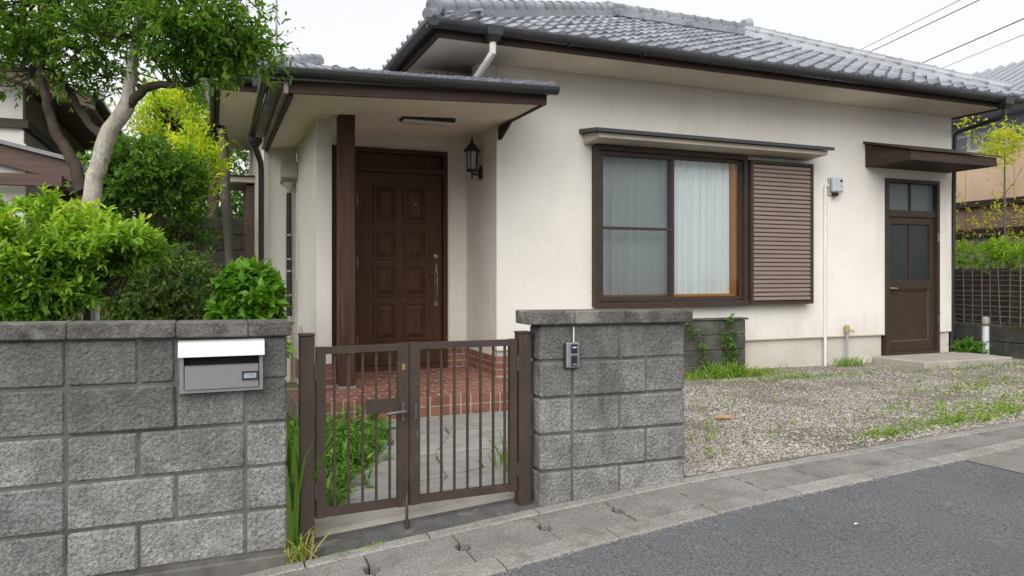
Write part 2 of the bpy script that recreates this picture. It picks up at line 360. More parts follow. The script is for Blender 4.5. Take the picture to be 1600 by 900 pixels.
# ------------------------------------------------------------------ terrain heights
def lerp(xs, ys, x): return float(np.interp(x, xs, ys))
def zk(x): return lerp([-6, .0, .45, 1.57, 2.63, 4.4, 5.8, 9, 20], [-.26, -.115, -.08, 0, .055, .092, .125, .17, .25], x)
def yk(x): return 3.57 + .045 * x           # back line of the gutter strip
def ya(x): return 2.92 + .082 * x           # edge of the asphalt
def ss(t): t = min(max(t, 0), 1); return t * t * (3 - 2 * t)
def gz(x, y):
    k = ss((y - 3.75) / 2.6)
    h = lerp([-6, 0, 2.5, 3.4], [-.08, -.09, -.095, .02], x)
    return zk(x) * (1 - k) + h * k
def sheet(name, xs, y0, y1, ny, zf, m, parent=None):
    vs, fs = [], []
    for x in xs:
        a, b = (y0(x) if callable(y0) else y0), (y1(x) if callable(y1) else y1)
        for j in range(ny + 1):
            y = a + (b - a) * j / ny; vs.append((x, y, zf(x, y)))
    for i in range(len(xs) - 1):
        for j in range(ny): q = i*(ny+1)+j; fs.append((q, q+ny+1, q+ny+2, q+1))
    return MB().add(vs, fs).build(name, m, parent, smooth=True, fix=False)
rangef = lambda a, b, s: list(np.arange(a, b + 1e-6, s))

def quad_sheet(name, x0, x1, y0, y1, z, m):
    return struct(MB().add([(x0, y0, z), (x1, y0, z), (x1, y1, z), (x0, y1, z)], [(0, 1, 2, 3)]).build(name, m, fix=False))
quad_sheet('ground', -250, 250, -250, 250, -.55, SOIL)
struct(sheet('road', rangef(-10, 20, .5), -9.0, lambda x: ya(x) + .01, 12, lambda x, y: zk(x) - .012 + .012 * min(1, max(0, ya(x) - y)), ASPH))
struct(sheet('side_road', rangef(4.44, 12, .35), lambda x: ya(x) - 2.4, lambda x: ya(x) - .005, 3, lambda x, y: zk(x) - .008 + .012 * min(1, max(0, ya(x) - y)), CONC))
struct(sheet('garden_ground', rangef(-9, 2.05, .35), lambda x: 3.70, 22, 24, lambda x, y: gz(x, y) - .004, MOSSY))
GR = struct(sheet('gravel_yard', rangef(2.05, 18, .3), lambda x: yk(x) + .005, 14, 28, lambda x, y: gz(x, y) + .006 * math.sin(3 * x + 2 * y) * math.sin(2.3 * y - x), GRAVB))

# ------------------------------------------------------------------ street gutter with cover slabs
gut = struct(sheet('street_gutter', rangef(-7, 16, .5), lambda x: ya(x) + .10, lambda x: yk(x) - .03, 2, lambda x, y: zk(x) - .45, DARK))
def strip(name, xs, ylo, yhi, zt, th, m):
    for a, b in zip(xs[:-1], xs[1:]):
        a, b = a + .004, b - .004; n = 3; vs, fs = [], []
        for x in np.linspace(a, b, n):
            for y, z in ((ylo(x), zt(x) - th), (ylo(x), zt(x) - .006), (ylo(x) + .006, zt(x)), (yhi(x) - .006, zt(x)), (yhi(x), zt(x) - .006), (yhi(x), zt(x) - th)): vs.append((x, y, z))
        for i in range(n - 1):
            for k in range(5): fs.append((i*6+k, i*6+k+1, i*6+7+k, i*6+6+k))
        fs += [tuple(range(6)), tuple(range(6*n-6, 6*n))[::-1]]
        MB().add(vs, fs).build(name, m, gut)
strip('gutter_lip', rangef(-6, 14, .6), ya, lambda x: ya(x) + .15 - .004 * x, lambda x: zk(x), .24, CONCL)
strip('edge_strip', rangef(-6.2, 14, .6), lambda x: yk(x) - .085, yk, lambda x: zk(x) + .006, .2, CONCL)
x = -5.93
while x < 13:
    x0, x1 = x + .004, x + .436; y0f = lambda q: ya(q) + .156 - .004 * q; y1f = lambda q: yk(q) - .091
    j = random.uniform(-.003, .003); nd = .030 if -2 < x < 1.75 else (.012 if random.random() < .4 else .003)
    poly = []
    for q, t in [(x0, 0), (x1, 0), (x1, .36), (x1-nd*.8, .41), (x1-nd, .43), (x1-nd, .60), (x1-nd*.8, .62), (x1, .67), (x1, 1), (x0, 1), (x0, .67), (x0+nd*.8, .62), (x0+nd, .60), (x0+nd, .43), (x0+nd*.8, .41), (x0, .36)]:
        poly.append((q, y0f(q) * (1-t) + y1f(q) * t))
    mb = MB(); n = len(poly)
    cx, cy = sum(p[0] for p in poly)/n, sum(p[1] for p in poly)/n
    inn = [(cx + (p[0]-cx)*.985, cy + (p[1]-cy)*.985) for p in poly]
    vs = [(a, b, zk(a) - .055) for a, b in poly] + [(a, b, zk(a) - .004 + j) for a, b in poly] + [(a, b, zk(a) + .001 + j) for a, b in inn]
    fs = [(i, (i+1) % n, n+(i+1) % n, n+i) for i in range(n)] + [(n+i, n+(i+1) % n, 2*n+(i+1) % n, 2*n+i) for i in range(n)] + [tuple(range(2*n, 3*n))]
    mb.add(vs, fs).build('cover_slab', CONC, gut)
    x += .44

# entry apron between the gutter and the gate
struct(sheet('entry_patch', rangef(.30, 1.7, .2), lambda x: yk(x) + .002, 3.86, 4, lambda x, y: zk(x) + .010 * (y - 3.55) / .3, PATCH))
mb = MB()
for a, b in [(.34, 1.66)]:
    xs = rangef(a, b, .33); vs, fs = [], []
    prof = [(3.838, -.12), (3.842, .014), (3.862, .034), (4.06, .040), (4.08, -.1)]
    for x in xs: vs += [(x, y, zk(x) + z) for y, z in prof]
    for i in range(len(xs)-1):
        for k in range(4): fs.append((i*5+k, i*5+k+1, i*5+6+k, i*5+5+k))
    mb.add(vs, fs)
struct(mb.build('gate_threshold', STEP, fix=False))

# flagstone path from gate to porch
path = struct(sheet('path', rangef(.55, 3.0, .25), lambda x: 4.09, 6.76, 8, lambda x, y: gz(x, y) + .003, MOSSY))
rowY = [4.09, 4.60, 5.22, 5.92, 6.735]
rowX = [[.70, 1.20, 1.64], [.78, 1.34, 1.98], [1.02, 1.52, 2.30], [1.24, 1.86, 2.56, 2.98], [1.46, 2.02, 2.62, 3.05]]
flags = []
jy = lambda: rng.uniform(-.06, .06)
gp = [[(x + jy(), y + (1.5 * jy() if 0 < k < 4 else 0)) for x in xs] for k, (y, xs) in enumerate(zip(rowY, rowX))]
for k in range(4):
    lo, hi = gp[k], gp[k+1]
    n_ = min(len(lo), len(hi))
    for c in range(n_ - 1):
        q = [lo[c], lo[c+1], hi[c+1], hi[c]]
        if k == 2 and c == 1: q = [lo[1], lo[2], hi[2], hi[1]]
        cx, cy = np.mean(q, 0); flags.append([(cx + (a - cx) * .985, cy + (b - cy) * .95) for a, b in q])
for pl in flags:
    n = len(pl); cx, cy = np.mean(pl, 0)
    fine = []
    for k in range(n):
        a, b = np.array(pl[k]), np.array(pl[(k+1) % n])
        for t in (0, .25, .5, .75): fine.append(a + (b-a)*t + rng.normal(0, .010, 2))
    n = len(fine); inn = [(cx + (p[0]-cx)*.965, cy + (p[1]-cy)*.965) for p in fine]
    vs = [(p[0], p[1], gz(*p) - .03) for p in fine] + [(p[0], p[1], gz(*p) + .010) for p in fine] + [(p[0], p[1], gz(*p) + .016) for p in inn]
    fs = [(i, (i+1) % n, n+(i+1) % n, n+i) for i in range(n)] + [(n+i, n+(i+1) % n, 2*n+(i+1) % n, 2*n+i) for i in range(n)] + [tuple(range(2*n, 3*n))]
    MB().add(vs, fs).build('flagstone', FLAG, path)

# ------------------------------------------------------------------ block walls
def wall_y(x): return 3.52 + .0756 * (x + .786)
def shear_block(x0, x1, yf, th, z0, z1, sl, m, par, name='block', b=.012, ref=0.0):
    """one block: worn arrises, courses running slightly downhill"""
    mb = MB().box(x0, x1, 0, th, z0, z1, b=b)
    d = rng.normal(0, .0022)
    mb.v = [(x, y + yf(x) + d, z + sl * (x - ref)) for x, y, z in mb.v]
    return mb.build(name, m, par)
TH = .13
bw = thing('block_wall', 'long grey split-face concrete block wall carrying the steel mailbox', 'wall', (-.6, 3.6, -.3))
SL = -.018; top0 = .98                       # underside of the coping at x=0
def zlev(px, y_px, x): return 0
COLS = [-1.86, -1.28, -.70]
rowsA = [[-1.84,-1.55,-1.14,-.965,-.557,-.289,-.143,.147,.328], [-1.84,-1.40,-.965,-.557,-.143,.147,.328], [-1.84,-1.55,-1.14,-.965,-.557,-.289,.147,.328],
         [-1.84,-1.40,-.965,-.557,-.143,.147,.328], [-1.84,-1.55,-1.14,-.965,-.557,-.289,.147,.328]]
for r, xs in enumerate(rowsA):
    z1 = top0 - r * .2 - .004; z0 = top0 - (r + 1) * .2 + .006
    for a, b in zip(xs[:-1], xs[1:]):
        shear_block(a + .005, b - (.005 if b < .32 else 0), wall_y, TH, z0, z1, SL, BLOCK, bw, b=.010)
mb = MB().box(-1.84, .318, .010, TH - .010, -.22, top0 + .004, zs=lambda x, y: 0)
mb.v = [(x, y + wall_y(x), z + SL * x) for x, y, z in mb.v]; mb.build('mortar_core', JOINT, bw)
mb = MB().box(-1.84, .335, -.010, TH + .02, -.40, -.034, b=.008)
mb.v = [(x, y + wall_y(x), z + SL * x) for x, y, z in mb.v]; mb.build('footing', JOINT, bw)
cx = [-1.84, -1.40, -.975, -.553, -.143, .155, .345]
for a, b in zip(cx[:-1], cx[1:]):
    shear_block(a + .001, b - .001, lambda x: wall_y(x) - .022, TH + .05, top0 + .004, top0 + .072, SL, COPE, bw, 'coping_block', b=.005)

pw = thing('gate_pillar_wall', 'short grey block wall pier with flat coping beside the gate and intercom', 'wall', (2.1, 3.7, 0))
SP = -.010; ptop = .988
PX = [[1.65,1.848,2.148,2.32,2.585],[1.65,1.848,2.32,2.585],[1.65,1.848,2.148,2.585],[1.65,1.848,2.32,2.585],[1.65,1.848,2.148,2.585]]
PY = lambda x: 3.655
for r, xs in enumerate(PX):
    z1 = ptop - r * .2 - .004; z0 = ptop - (r + 1) * .2 + .006
    for a, b in zip(xs[:-1], xs[1:]):
        first, last = a < 1.66, b > 2.58
        shear_block(a + (0 if first else .005), b - (0 if last else .005), PY, .15, z0, z1, SP, BLOCK, pw, b=.011, ref=1.65)
mb = MB().box(1.662, 2.573, .012, .138, -.25, ptop + .004); mb.v = [(x, y + 3.655, z + SP * (x-1.65)) for x, y, z in mb.v]; mb.build('mortar_core', JOINT, pw)
mb = MB().box(1.645, 2.59, -.006, .156, -.3, ptop - 1.0); mb.v = [(x, y + 3.655, z + SP * (x-1.65)) for x, y, z in mb.v]; mb.build('footing', JOINT, pw)
for a, b in zip([1.575, 1.85, 2.17, 2.625][:-1], [1.575, 1.85, 2.17, 2.625][1:]):
    shear_block(a + .001, b - .001, lambda x: 3.63, .205, ptop + .004, ptop + .078, SP, COPE, pw, 'coping_block', b=.007, ref=1.65)

# ------------------------------------------------------------------ mailbox
CARD = M('grey_card', (.34, .36, .40), (.20, .215, .24), 60, .5)
mbx = thing('mailbox', 'grey steel letterbox with bright lid mounted on block wall', 'mailbox', (0, 3.55, .7))
def mbox(name, m, *a, b=.0, sl=-.010):
    k = MB().box(*a, b=b); k.v = [(x, y + wall_y(x), z + sl * x) for x, y, z in k.v]; return k.build(name, m, mbx)
X0, X1 = -.128, .218
def mfr(name, m, x0, x1, z0, z1, w, y0, y1):
    k = MB().frame(x0, x1, z0, z1, w, y0, y1); k.v = [(x, y + wall_y(x), z - .010 * x) for x, y, z in k.v]; return k.build(name, m, mbx)
mfr('body', STEELD, X0, X1, .742, .965, .016, -.040, .0)
mbox('slot', DARK, X0 + .017, X1 - .017, -.010, -.004, .76, .95)
k = MB().prism([(-.040, .752), (-.046, .758), (-.046, .855), (-.034, .862), (-.030, .752)], X0 + .020, X1 - .020); k.v = [(x, y + wall_y(x), z - .010 * x) for x, y, z in k.v]; fl = k.build('flap', STEELD, mbx)
k = MB().prism([(.0, .972), (-.052, .966), (-.066, .902), (-.061, .902), (-.046, .960), (.0, .962)], X0 - .006, X1 + .006); k.v = [(x, y + wall_y(x), z - .010 * x) for x, y, z in k.v]; k.build('lid', STEELW, mbx)
mfr('label_frame', NAVY, .128, .196, .790, .829, .006, -.052, -.0455)
mbox('name_card', CARD, .135, .189, -.0495, -.046, .797, .822)

# ------------------------------------------------------------------ intercom
it = thing('intercom', 'small silver door intercom with dark panels on the gate pier', 'intercom', (1.83, 3.63, .75))
part('housing', STEEL, it, 1.797, 1.876, 3.628, 3.652, .752, .892, b=.006)
part('back_plate', BLACKM, it, 1.787, 1.866, 3.645, 3.6535, .746, .888)
part('camera_window', NAVY, it, 1.822, 1.860, 3.624, 3.629, .832, .882, b=.002)
part('speaker_panel', NAVY, it, 1.822, 1.860, 3.624, 3.629, .762, .820, b=.002)
part('name_bar', PAPER, it, 1.829, 1.852, 3.6225, 3.6245, .862, .868)
part('call_button', STEEL, it, 1.829, 1.855, 3.6225, 3.6245, .769, .776)
tag(MB().tube([(1.85, 3.652, .89), (1.85, 3.652, .975)], .004, 6).build('intercom_cable', WHITEP), 'thin pale cable running up from the intercom to the coping', 'cable')

# ------------------------------------------------------------------ gate
GUNM = M('dull_gunmetal', (.15, .14, .135), (.10, .093, .088), 20, .45, metal=.6)
g = thing('entrance_gate', 'low bronze double gate with vertical bars between two posts', 'gate', (1.0, 3.75, 0))
def gpost(x0, x1, z0, z1): 
    p = part('post', GATE, g, x0, x1, 3.712, 3.788, z0, z1, b=.004); part('post_cap', GATE, p, x0 - .003, x1 + .003, 3.709, 3.791, z1 + .0005, z1 + .012, b=.003)
gpost(.398, .468, -.10, .962); gpost(1.552, 1.624, -.02, .940)
def leaf(x0, x1, bars, zb0, zb1, zt0, zt1, wl, wr, lab):
    f = lambda x, a, b: a + (b - a) * (x - x0) / (x1 - x0)
    mb = MB()
    for a, b in ((x0, x0 + wl), (x1 - wr, x1)):
        vs = []; fs = []
        mb.box(a, b, 3.73, 3.77, 0, 1); q = mb.v[-8:]
        mb.v[-8:] = [(x, y, f(x, zb0, zb1) if z == 0 else f(x, zt0, zt1)) for x, y, z in q]
    for lo in (True, False):
        mb.box(x0 + wl, x1 - wr, 3.733, 3.767, 0, 1); q = mb.v[-8:]
        mb.v[-8:] = [(x, y, (f(x, zb0, zb1) + (.002 if z == 0 else .042)) if lo else (f(x, zt0, zt1) - (.036 if z == 0 else .002))) for x, y, z in q]
    L = mb.build('leaf', GATE, g)
    for bx in bars:
        MB().box(bx - .0060, bx + .0060, 3.744, 3.756, f(bx, zb0, zb1) + .042, f(bx, zt0, zt1) - .036).build('bar', GATE, L)
    return L
lx = lambda z: (lambda u: 3.75 * (.3762 + .9265 * u) / (.9265 - .3762 * u))((380 + z * .3 - 800) / FPX)
LL = leaf(lx(378), lx(857), [lx(v) for v in (475, 548, 622, 693, 763)], .062, .072, .905, .910, .046, .056, '')
RL = leaf(lx(862), lx(1420), [lx(v) for v in (963, 1032, 1100, 1168, 1236, 1302, 1362)], .074, .082, .912, .912, .056, .040, '')
part('lock_plate', GATE, LL, lx(635), lx(803), 3.726, 3.742, .560, .632)
hd = MB().tube([(lx(828), 3.73, .567), (lx(828), 3.685, .567)], .011, 10).tube([(lx(828), 3.686, .567), (lx(790), 3.683, .566), (lx(735), 3.690, .560)], [.010, .009, .008], 10).build('lever_handle', GUNM, LL, smooth=True)
part('lock_cylinder', GUNM, LL, lx(820), lx(836), 3.722, 3.7295, .51, .61, b=.003)
part('latch_keep', GUNM, RL, lx(888), lx(900), 3.724, 3.7295, .52, .60)
part('rust_mark_plate', M('brass_plate', (.32, .19, .05), (.16, .1, .05), 40, .6), LL, lx(822), lx(838), 3.727, 3.7298, .775, .805)
MB().tube([(lx(845), 3.72, .20), (lx(845), 3.72, .0)], .008, 8).tube([(lx(845), 3.72, .004), (lx(845), 3.72, -.03)], .016, 8).build('drop_bolt', GATE, RL)
for xx in (lx(372), lx(1428)):
    for zz in (.2, .78): MB().tube([(xx, 3.735, zz - .04), (xx, 3.735, zz + .04)], .008, 8).build('hinge', GUNM, LL if xx < 1 else RL)
# ------------------------------------------------------------------ the house
YH = 7.8
H = thing('house', 'cream stucco single-storey house with silver tiled hip roof and brown trim', 'house', (5.5, 8.5, 0))
WIN = (4.25, 6.385, .95, 2.73); DR = (8.93, 9.97, .10, 2.63)
MB().wall(2.98, 10.27, .42, 3.63, YH, YH + .16, [WIN, (DR[0], DR[1], .42, DR[3])]).build('wall', STUCCO, H)
part('wall', STUCCO, H, 2.74, 2.978, YH + .004, YH + .16, 3.02, 3.63)
part('wall', STUCCO, H, 10.115, 10.268, YH + .162, 12.0, .42, 3.63)
MB().wall(3.0, 10.25, -.3, .418, YH + .03, YH + .16, [(DR[0] - .05, DR[1] + .05, .0, .418)]).build('foundation', FOUND, H)
part('foundation', FOUND, H, 10.1, 10.248, YH + .162, 12.0, -.3, .418)
part('drip_edge', CREAM, H, 2.985, 8.925, YH - .008, YH + .02, .405, .419)
part('wall', STUCCO, H, 2.979, 3.12, YH + .162, 8.86, .05, 3.1)                        # right side of the entrance recess
DX0, DX1 = 1.30, 2.715
MB().wall(1.156, 2.977, .05, 3.05, 8.85, 8.98, [(DX0, DX1, .06, 2.79)]).build('wall', STUCCO, H)
part('wall', STUCCO, H, 1.0, 1.154, YH, 9.70, -.2, 2.95)                               # pier left of the door
MB().wall(.62, .998, -.2, 3.02, 9.70, 9.84).build('wall', STUCCO, H)                    # set-back wall
part('wall', STUCCO, H, .62, .76, 9.842, 14.0, -.2, 3.42)
part('wall', STUCCO, H, .762, 2.0, 9.842, 9.98, 3.021, 3.42)
# main eaves
E0, E1, EY = 2.06, 10.40, 7.04
part('soffit', SOFFIT, H, E0 + .03, E1 - .03, EY + .03, 12.4, 3.632, 3.66)
for bx in ((E0, E1, EY, EY + .029), (E0, E0 + .029, EY + .031, 12.4), (E1 - .029, E1, EY + .031, 12.4)):
    part('fascia_board', FASCIA, H, *bx, 3.612, 3.775)
def half_gutter(name, A, B, r, par, m=BLACK):
    A, B = np.array(A, float), np.array(B, float); d = (B - A); d[2] = 0; d /= np.linalg.norm(d); n = np.array((-d[1], d[0], 0))
    vs, fs = [], []; K = 9
    prof = [(r*math.cos(t), r*math.sin(t)) for t in np.linspace(math.pi, 2*math.pi, K)]
    prof = prof + [(prof[-1][0], .012), (prof[-1][0] - .008, .012)] + [((r-.008)*math.cos(t), (r-.008)*math.sin(t)) for t in np.linspace(2*math.pi, math.pi, K)] + [(-r + .008, .012), (-r, .012)]
    nP = len(prof)
    for P in (A, B):
        for a, z in prof: vs.append(P + n * a + UP * z)
    fs = [(i, (i+1) % nP, nP + (i+1) % nP, nP + i) for i in range(nP)]
    for o in (0, nP): fs.append(tuple(o + i for i in range(K)))
    return MB().add(vs, fs).build(name, m, par)
half_gutter('gutter', (E0 - .12, EY - .075, 3.735), (E1 + .13, EY - .075, 3.720), .066, H)
half_gutter('gutter', (E0 - .075, EY - .14, 3.737), (E0 - .075, 12.4, 3.737), .066, H)
half_gutter('gutter', (E1 + .075, EY + .02, 3.70), (E1 + .075, 12.4, 3.70), .066, H)
for gx in rangef(E0 + .5, E1 - .3, .9): MB().box(gx, gx + .02, EY - .135, EY, 3.655, 3.662).build('gutter_bracket', BLACK, H)
def hopper(x, y, z):
    return MB().prism([(-.07, 0), (.07, 0), (.075, .03), (.075, .12), (-.075, .12), (-.075, .03)], -.06, .06, 'x')
def hop(x, y, z0, par, m=BLACK):
    mb = MB(); P = [(.045, 0), (.08, .06), (.085, .15)]
    vs = [(x + sx*r, y + sy*r, z0 + h) for r, h in P for sx, sy in ((-1,-1),(1,-1),(1,1),(-1,1))]
    fs = [(i*4+k, i*4+(k+1) % 4, i*4+4+(k+1) % 4, i*4+4+k) for i in range(2) for k in range(4)] + [(3, 2, 1, 0), (8, 9, 10, 11)]
    return mb.add(vs, fs).build('rain_hopper', m, par)
hx = 2.62; h_ = hop(hx, EY - .075, 3.60, H)
MB().tube([(hx, EY-.075, 3.61), (hx, EY-.075, 3.50), (hx-.02, EY+.04, 3.43), (hx-.06, 7.50, 3.27), (hx-.06, 7.56, 3.22), (hx-.06, 7.56, 3.16), (hx+.05, 7.50, 3.15), (hx+.25, 7.40, 3.12)], .036, 12).build('downpipe', WHITEP, H, smooth=True)
hx2 = 10.22; hop(hx2, EY - .075, 3.57, H)
MB().tube([(hx2, EY-.075, 3.58), (hx2, EY-.075, 3.50), (hx2, EY, 3.46), (hx2+.10, 7.72, 3.40), (hx2+.12, 7.80, 3.36), (hx2+.12, 7.86, .05)], .032, 10).build('downpipe', BLACK, H, smooth=True)

# ---- main roof: tiles are pieces of the roof
EVY, EVZ, PIT = 6.985, 3.762, .50
RY, RX0, RX1 = 9.56, 5.45, 7.86
RZ = EVZ + PIT * (RY - EVY)
CL, CR = 1.97, 10.50
roof = MB().add([(CL, EVY, EVZ - .03), (CR, EVY, EVZ - .03), (RX1, RY, RZ - .03), (RX0, RY, RZ - .03), (CL, 12.45, EVZ - .03), (CR, 12.45, EVZ - .03),
                 (CL, EVY, EVZ - .055), (CR, EVY, EVZ - .055), (CR, 12.45, EVZ - .055), (CL, 12.45, EVZ - .055)],
                [(0, 1, 2, 3), (1, 5, 2), (5, 4, 3, 2), (4, 0, 3), (6, 7, 8, 9), (0, 1, 7, 6), (1, 5, 8, 7), (5, 4, 9, 8), (4, 0, 6, 9)]).build('roof', TILEB, H)
TW, TE = .240, .215                                   # cover width and exposure of a tile
ang = math.atan(PIT)
PROF = [(-.121, .010), (-.10, -.002), (-.045, -.010), (.012, -.007), (.05, .008), (.078, .026), (.104, .030), (.121, .021), (.133, .002)]
def tile_geo(eave=False, ang=ang, tlen=.275):
    vs, fs = [], []; n = len(PROF)
    for yy, lift in ((0, .036), (tlen, .004)):
        for px, pz in PROF: vs.append((px, yy, pz + lift))
    drop = .028 if not eave else .040
    for px, pz in PROF: vs.append((px, .002, pz + .036 - drop))
    fs = [(i, i+1, n+i+1, n+i) for i in range(n-1)] + [(2*n+i, 2*n+i+1, i+1, i) for i in range(n-1)]
    if eave:
        o = len(vs)
        for k in range(8): t = k*math.pi/4; vs.append((.096 + .038*math.cos(t), -.008, .034 + .034*math.sin(t)))
        for k in range(8): t = k*math.pi/4; vs.append((.096 + .038*math.cos(t), .03, .034 + .034*math.sin(t)))
        fs += [tuple(o+k for k in range(8))] + [(o+k, o+8+k, o+8+(k+1) % 8, o+(k+1) % 8) for k in range(8)]
    c, s_ = math.cos(ang), math.sin(ang)
    return [(x, y*c - z*s_, y*s_ + z*c) for x, y, z in vs], fs
def tile_mesh(name, eave):
    vs, fs = tile_geo(eave); me = bpy.data.meshes.new(name); me.from_pydata(vs, [], fs)
    me.polygons.foreach_set('use_smooth', [i < len(PROF) - 1 for i in range(len(me.polygons))]); me.materials.append(TILE); return me
tm, te = tile_mesh('roof_tile', False), tile_mesh('eave_tile', True)
def add_tile(me, o, par):
    ob = bpy.data.objects.new('roof_tile', me); COL.objects.link(ob); ob.rotation_euler = (rng.normal(0, .006), rng.normal(0, .008), rng.normal(0, .006)); place(ob, o, par)
ca = math.cos(ang); ntile = 0
j = 0; extra = MB()
while True:
    y = EVY - .01 + j * TE * ca
    if y > RY - .06: break
    t = (y + .1 - EVY) / (RY - EVY)
    xl, xr = CL + (RX0 - CL) * t, CR + (RX1 - CR) * t
    i = 0
    while True:
        xx = CL + .13 + TW * i
        if xx > CR: break
        if xl - .05 < xx < xr + .05:
            o = (xx, y, EVZ + PIT * (y - EVY) + rng.normal(0, .0025))
            if ntile < 300: add_tile(te if j == 0 else tm, o, roof); ntile += 1
            else:
                vs, fs = tile_geo(False); extra.add([(a+o[0], b+o[1], c+o[2]) for a, b, c in vs], fs)
        i += 1
    j += 1
# left slope (seen on edge only), joined
angL = math.atan((RZ - EVZ) / (RX0 - CL)); gl = tile_geo(True, angL); gl2 = tile_geo(False, angL)
for j in range(4):
    xx = CL - .01 + j * TE * math.cos(angL); y = EVY + .13
    while y < 12.3:
        if xx - CL < (y - EVY) * 1.3:
            vs, fs = gl if j == 0 else gl2
            extra.add([(xx + b, y - a, EVZ + math.tan(angL) * (xx - CL) + c) for a, b, c in vs], fs)
        y += TW
if extra.v: stuff(extra.build('tile_field', TILE, roof, fix=False))
def ridge(A, B, par, r=.082, base=(.20, .15), h=(.055, .095), step=.235, end=True):
    A, B = np.array(A, float), np.array(B, float); d = B - A; Ln = np.linalg.norm(d); d /= Ln
    hd = np.array((d[0], d[1], 0)); hd /= np.linalg.norm(hd); sd = np.array((-hd[1], hd[0], 0))
    z0 = -.03
    for w, hh in zip(base, h):
        vs = [P + sd * sx * w / 2 + UP * zz for P in (A, B) for sx, zz in ((-1, z0), (1, z0), (1, hh), (-1, hh))]
        MB().add(vs, [(0, 1, 5, 4), (1, 2, 6, 5), (2, 3, 7, 6), (3, 0, 4, 7), (0, 3, 2, 1), (4, 5, 6, 7)]).build('ridge_course', TILE, par); z0 = hh + .001
    n = max(1, int(Ln / step)); st = Ln / n; top = h[-1] + .005
    for k in range(n):
        P0 = A + d * (k * st - .02) + UP * top; P1 = A + d * ((k + 1) * st) + UP * top
        w = rng.normal(0, .003)
        MB().tube([P0 + UP*w, P0 + d*.035 + UP*w, P0 + d*.04 + UP*w, P1 + UP*w], [r*1.08, r*1.08, r*.97, r*.93], 12).build('ridge_tile', TILE, par, smooth=True)
    if end:
        P = A - d * .03 + UP * top
        MB().tube([P - d*.035, P - d*.03, P + d*.02], [r*1.0, r*1.22, r*1.22], 18).tube([P - d*.04, P - d*.032], [r*.8, r*.85], 16).build('end_tile', TILE, par, smooth=True)
ridge((CL + .10, EVY + .075, EVZ + .05), (RX0, RY, RZ + .04), roof)
ridge((RX0 - .05, RY, RZ + .045), (RX1 + .06, RY, RZ + .045), roof, end=False)
MB().tube([(RX1 + .0, RY, RZ + .20), (RX1 + .12, RY, RZ + .215)], [.085, .11], 14).build('end_tile', TILE, roof, smooth=True)
ridge((CR - .10, EVY + .10, EVZ + .05), (RX1, RY, RZ + .04), roof)
for cx_, sgn in ((CL, -1), (CR, 1)):
    MB().tube([(cx_ + sgn*.03, EVY - .03, EVZ + .03), (cx_ - sgn*.2, EVY + .16, EVZ + .10)], [.062, .07], 14).build('corner_tile', TILE, roof, smooth=True)

# ---- porch roof (it sags a little to the left)
SAG = lambda x, y: .045 * (x - .62)
PR = MB()
pz = 2.965
pv = [(.47, 6.56, pz), (3.08, 6.56, pz), (3.08, 8.30, pz + .46), (2.2, 8.30, pz + .46), (.47, 9.0, pz - .05), (.47, 6.56, pz - .04), (3.08, 6.56, pz - .04), (3.08, 8.3, pz - .04), (.47, 9.0, pz - .09), (1.4, 8.30, pz + .45)]
PR.add(pv, [(0, 1, 2, 9), (0, 9, 4), (5, 6, 1, 0), (5, 8, 7, 6), (6, 7, 2, 1), (4, 9, 2, 7, 8), (5, 0, 4, 8)]).zmap(SAG)
porch = PR.build('porch_roof', TILEB, H)
part('soffit', SOFFIT, porch, .66, 3.025, 6.665, 9.695, 2.845, 2.87, zs=SAG)
part('fascia_board', FASCIA, porch, .62, 3.06, 6.625, 6.66, 2.828, 2.985, zs=SAG)
part('fascia_board', FASCIA_OLD, porch, .575, .612, 6.60, 9.69, 2.818, 2.95, zs=SAG)
part('fascia_board', FASCIA, porch, .614, .658, 6.662, 9.69, 2.80, 2.86, zs=SAG)
part('fascia_board', FASCIA, porch, 3.028, 3.058, 6.662, 7.797, 2.828, 2.985, zs=SAG)
half_gutter('gutter', (.46, 6.565, 3.005), (3.145, 6.565, 3.085), .062, porch)
half_gutter('gutter', (.430, 9.10, 2.91), (.430, 6.50, 2.985), .034, porch)
part('eave_boarding', FASCIA_OLD, porch, .472, .574, 6.60, 9.0, pz - .060, pz - .046, zs=lambda x, y: SAG(x, y) - .0205 * (y - 6.56))
MB().prism([(7.42, 2.825), (7.798, 2.825), (7.798, 2.68), (7.75, 2.68)], 3.0, 3.027, 'x').zmap(lambda x, y: SAG(x, y)).build('bracket', FASCIA, porch)
pt = MB(); angP = math.atan(.275); ge, gn = tile_geo(True, angP), tile_geo(False, angP)
for j in range(8):
    y = 6.55 + j * TE * math.cos(angP); xx = .58
    while xx < 3.02:
        if xx - .47 > (y - 6.56) * .45 - .05:
            vs, fs = ge if j == 0 else gn
            o = (xx, y, pz + .012 + .275 * (y - 6.56)); pt.add([(a+o[0], b+o[1], c+o[2] + SAG(a+o[0], 0)) for a, b, c in vs], fs)
        xx += TW
stuff(pt.build('tile_field', TILE, porch, fix=False))
ridge((1.35, 8.28, pz + .49), (3.05, 8.28, pz + .57), porch, r=.06, base=(.16,), h=(.03,), end=False)
ridge((.56, 6.66, pz + .05), (1.36, 8.28, pz + .49), porch, r=.055, base=(.14,), h=(.03,), end=False)
hop(.47, 9.16, 2.76, porch)
MB().tube([(.47, 9.16, 2.78), (.55, 9.40, 2.62), (.56, 9.46, 2.52), (.56, 9.46, -.05)], .034, 10).build('downpipe', BLACK, H, smooth=True)
MB().tube([(.60, 9.62, 2.82), (.60, 9.62, -.05)], .022, 8).build('downpipe', WHITEP, H, smooth=True)
# post under the porch
part('porch_post', POST, H, 1.185, 1.345, 7.52, 7.68, .145, 2.89, b=.006)
part('post_base', CONCL, H, 1.177, 1.353, 7.512, 7.688, .118, .144)
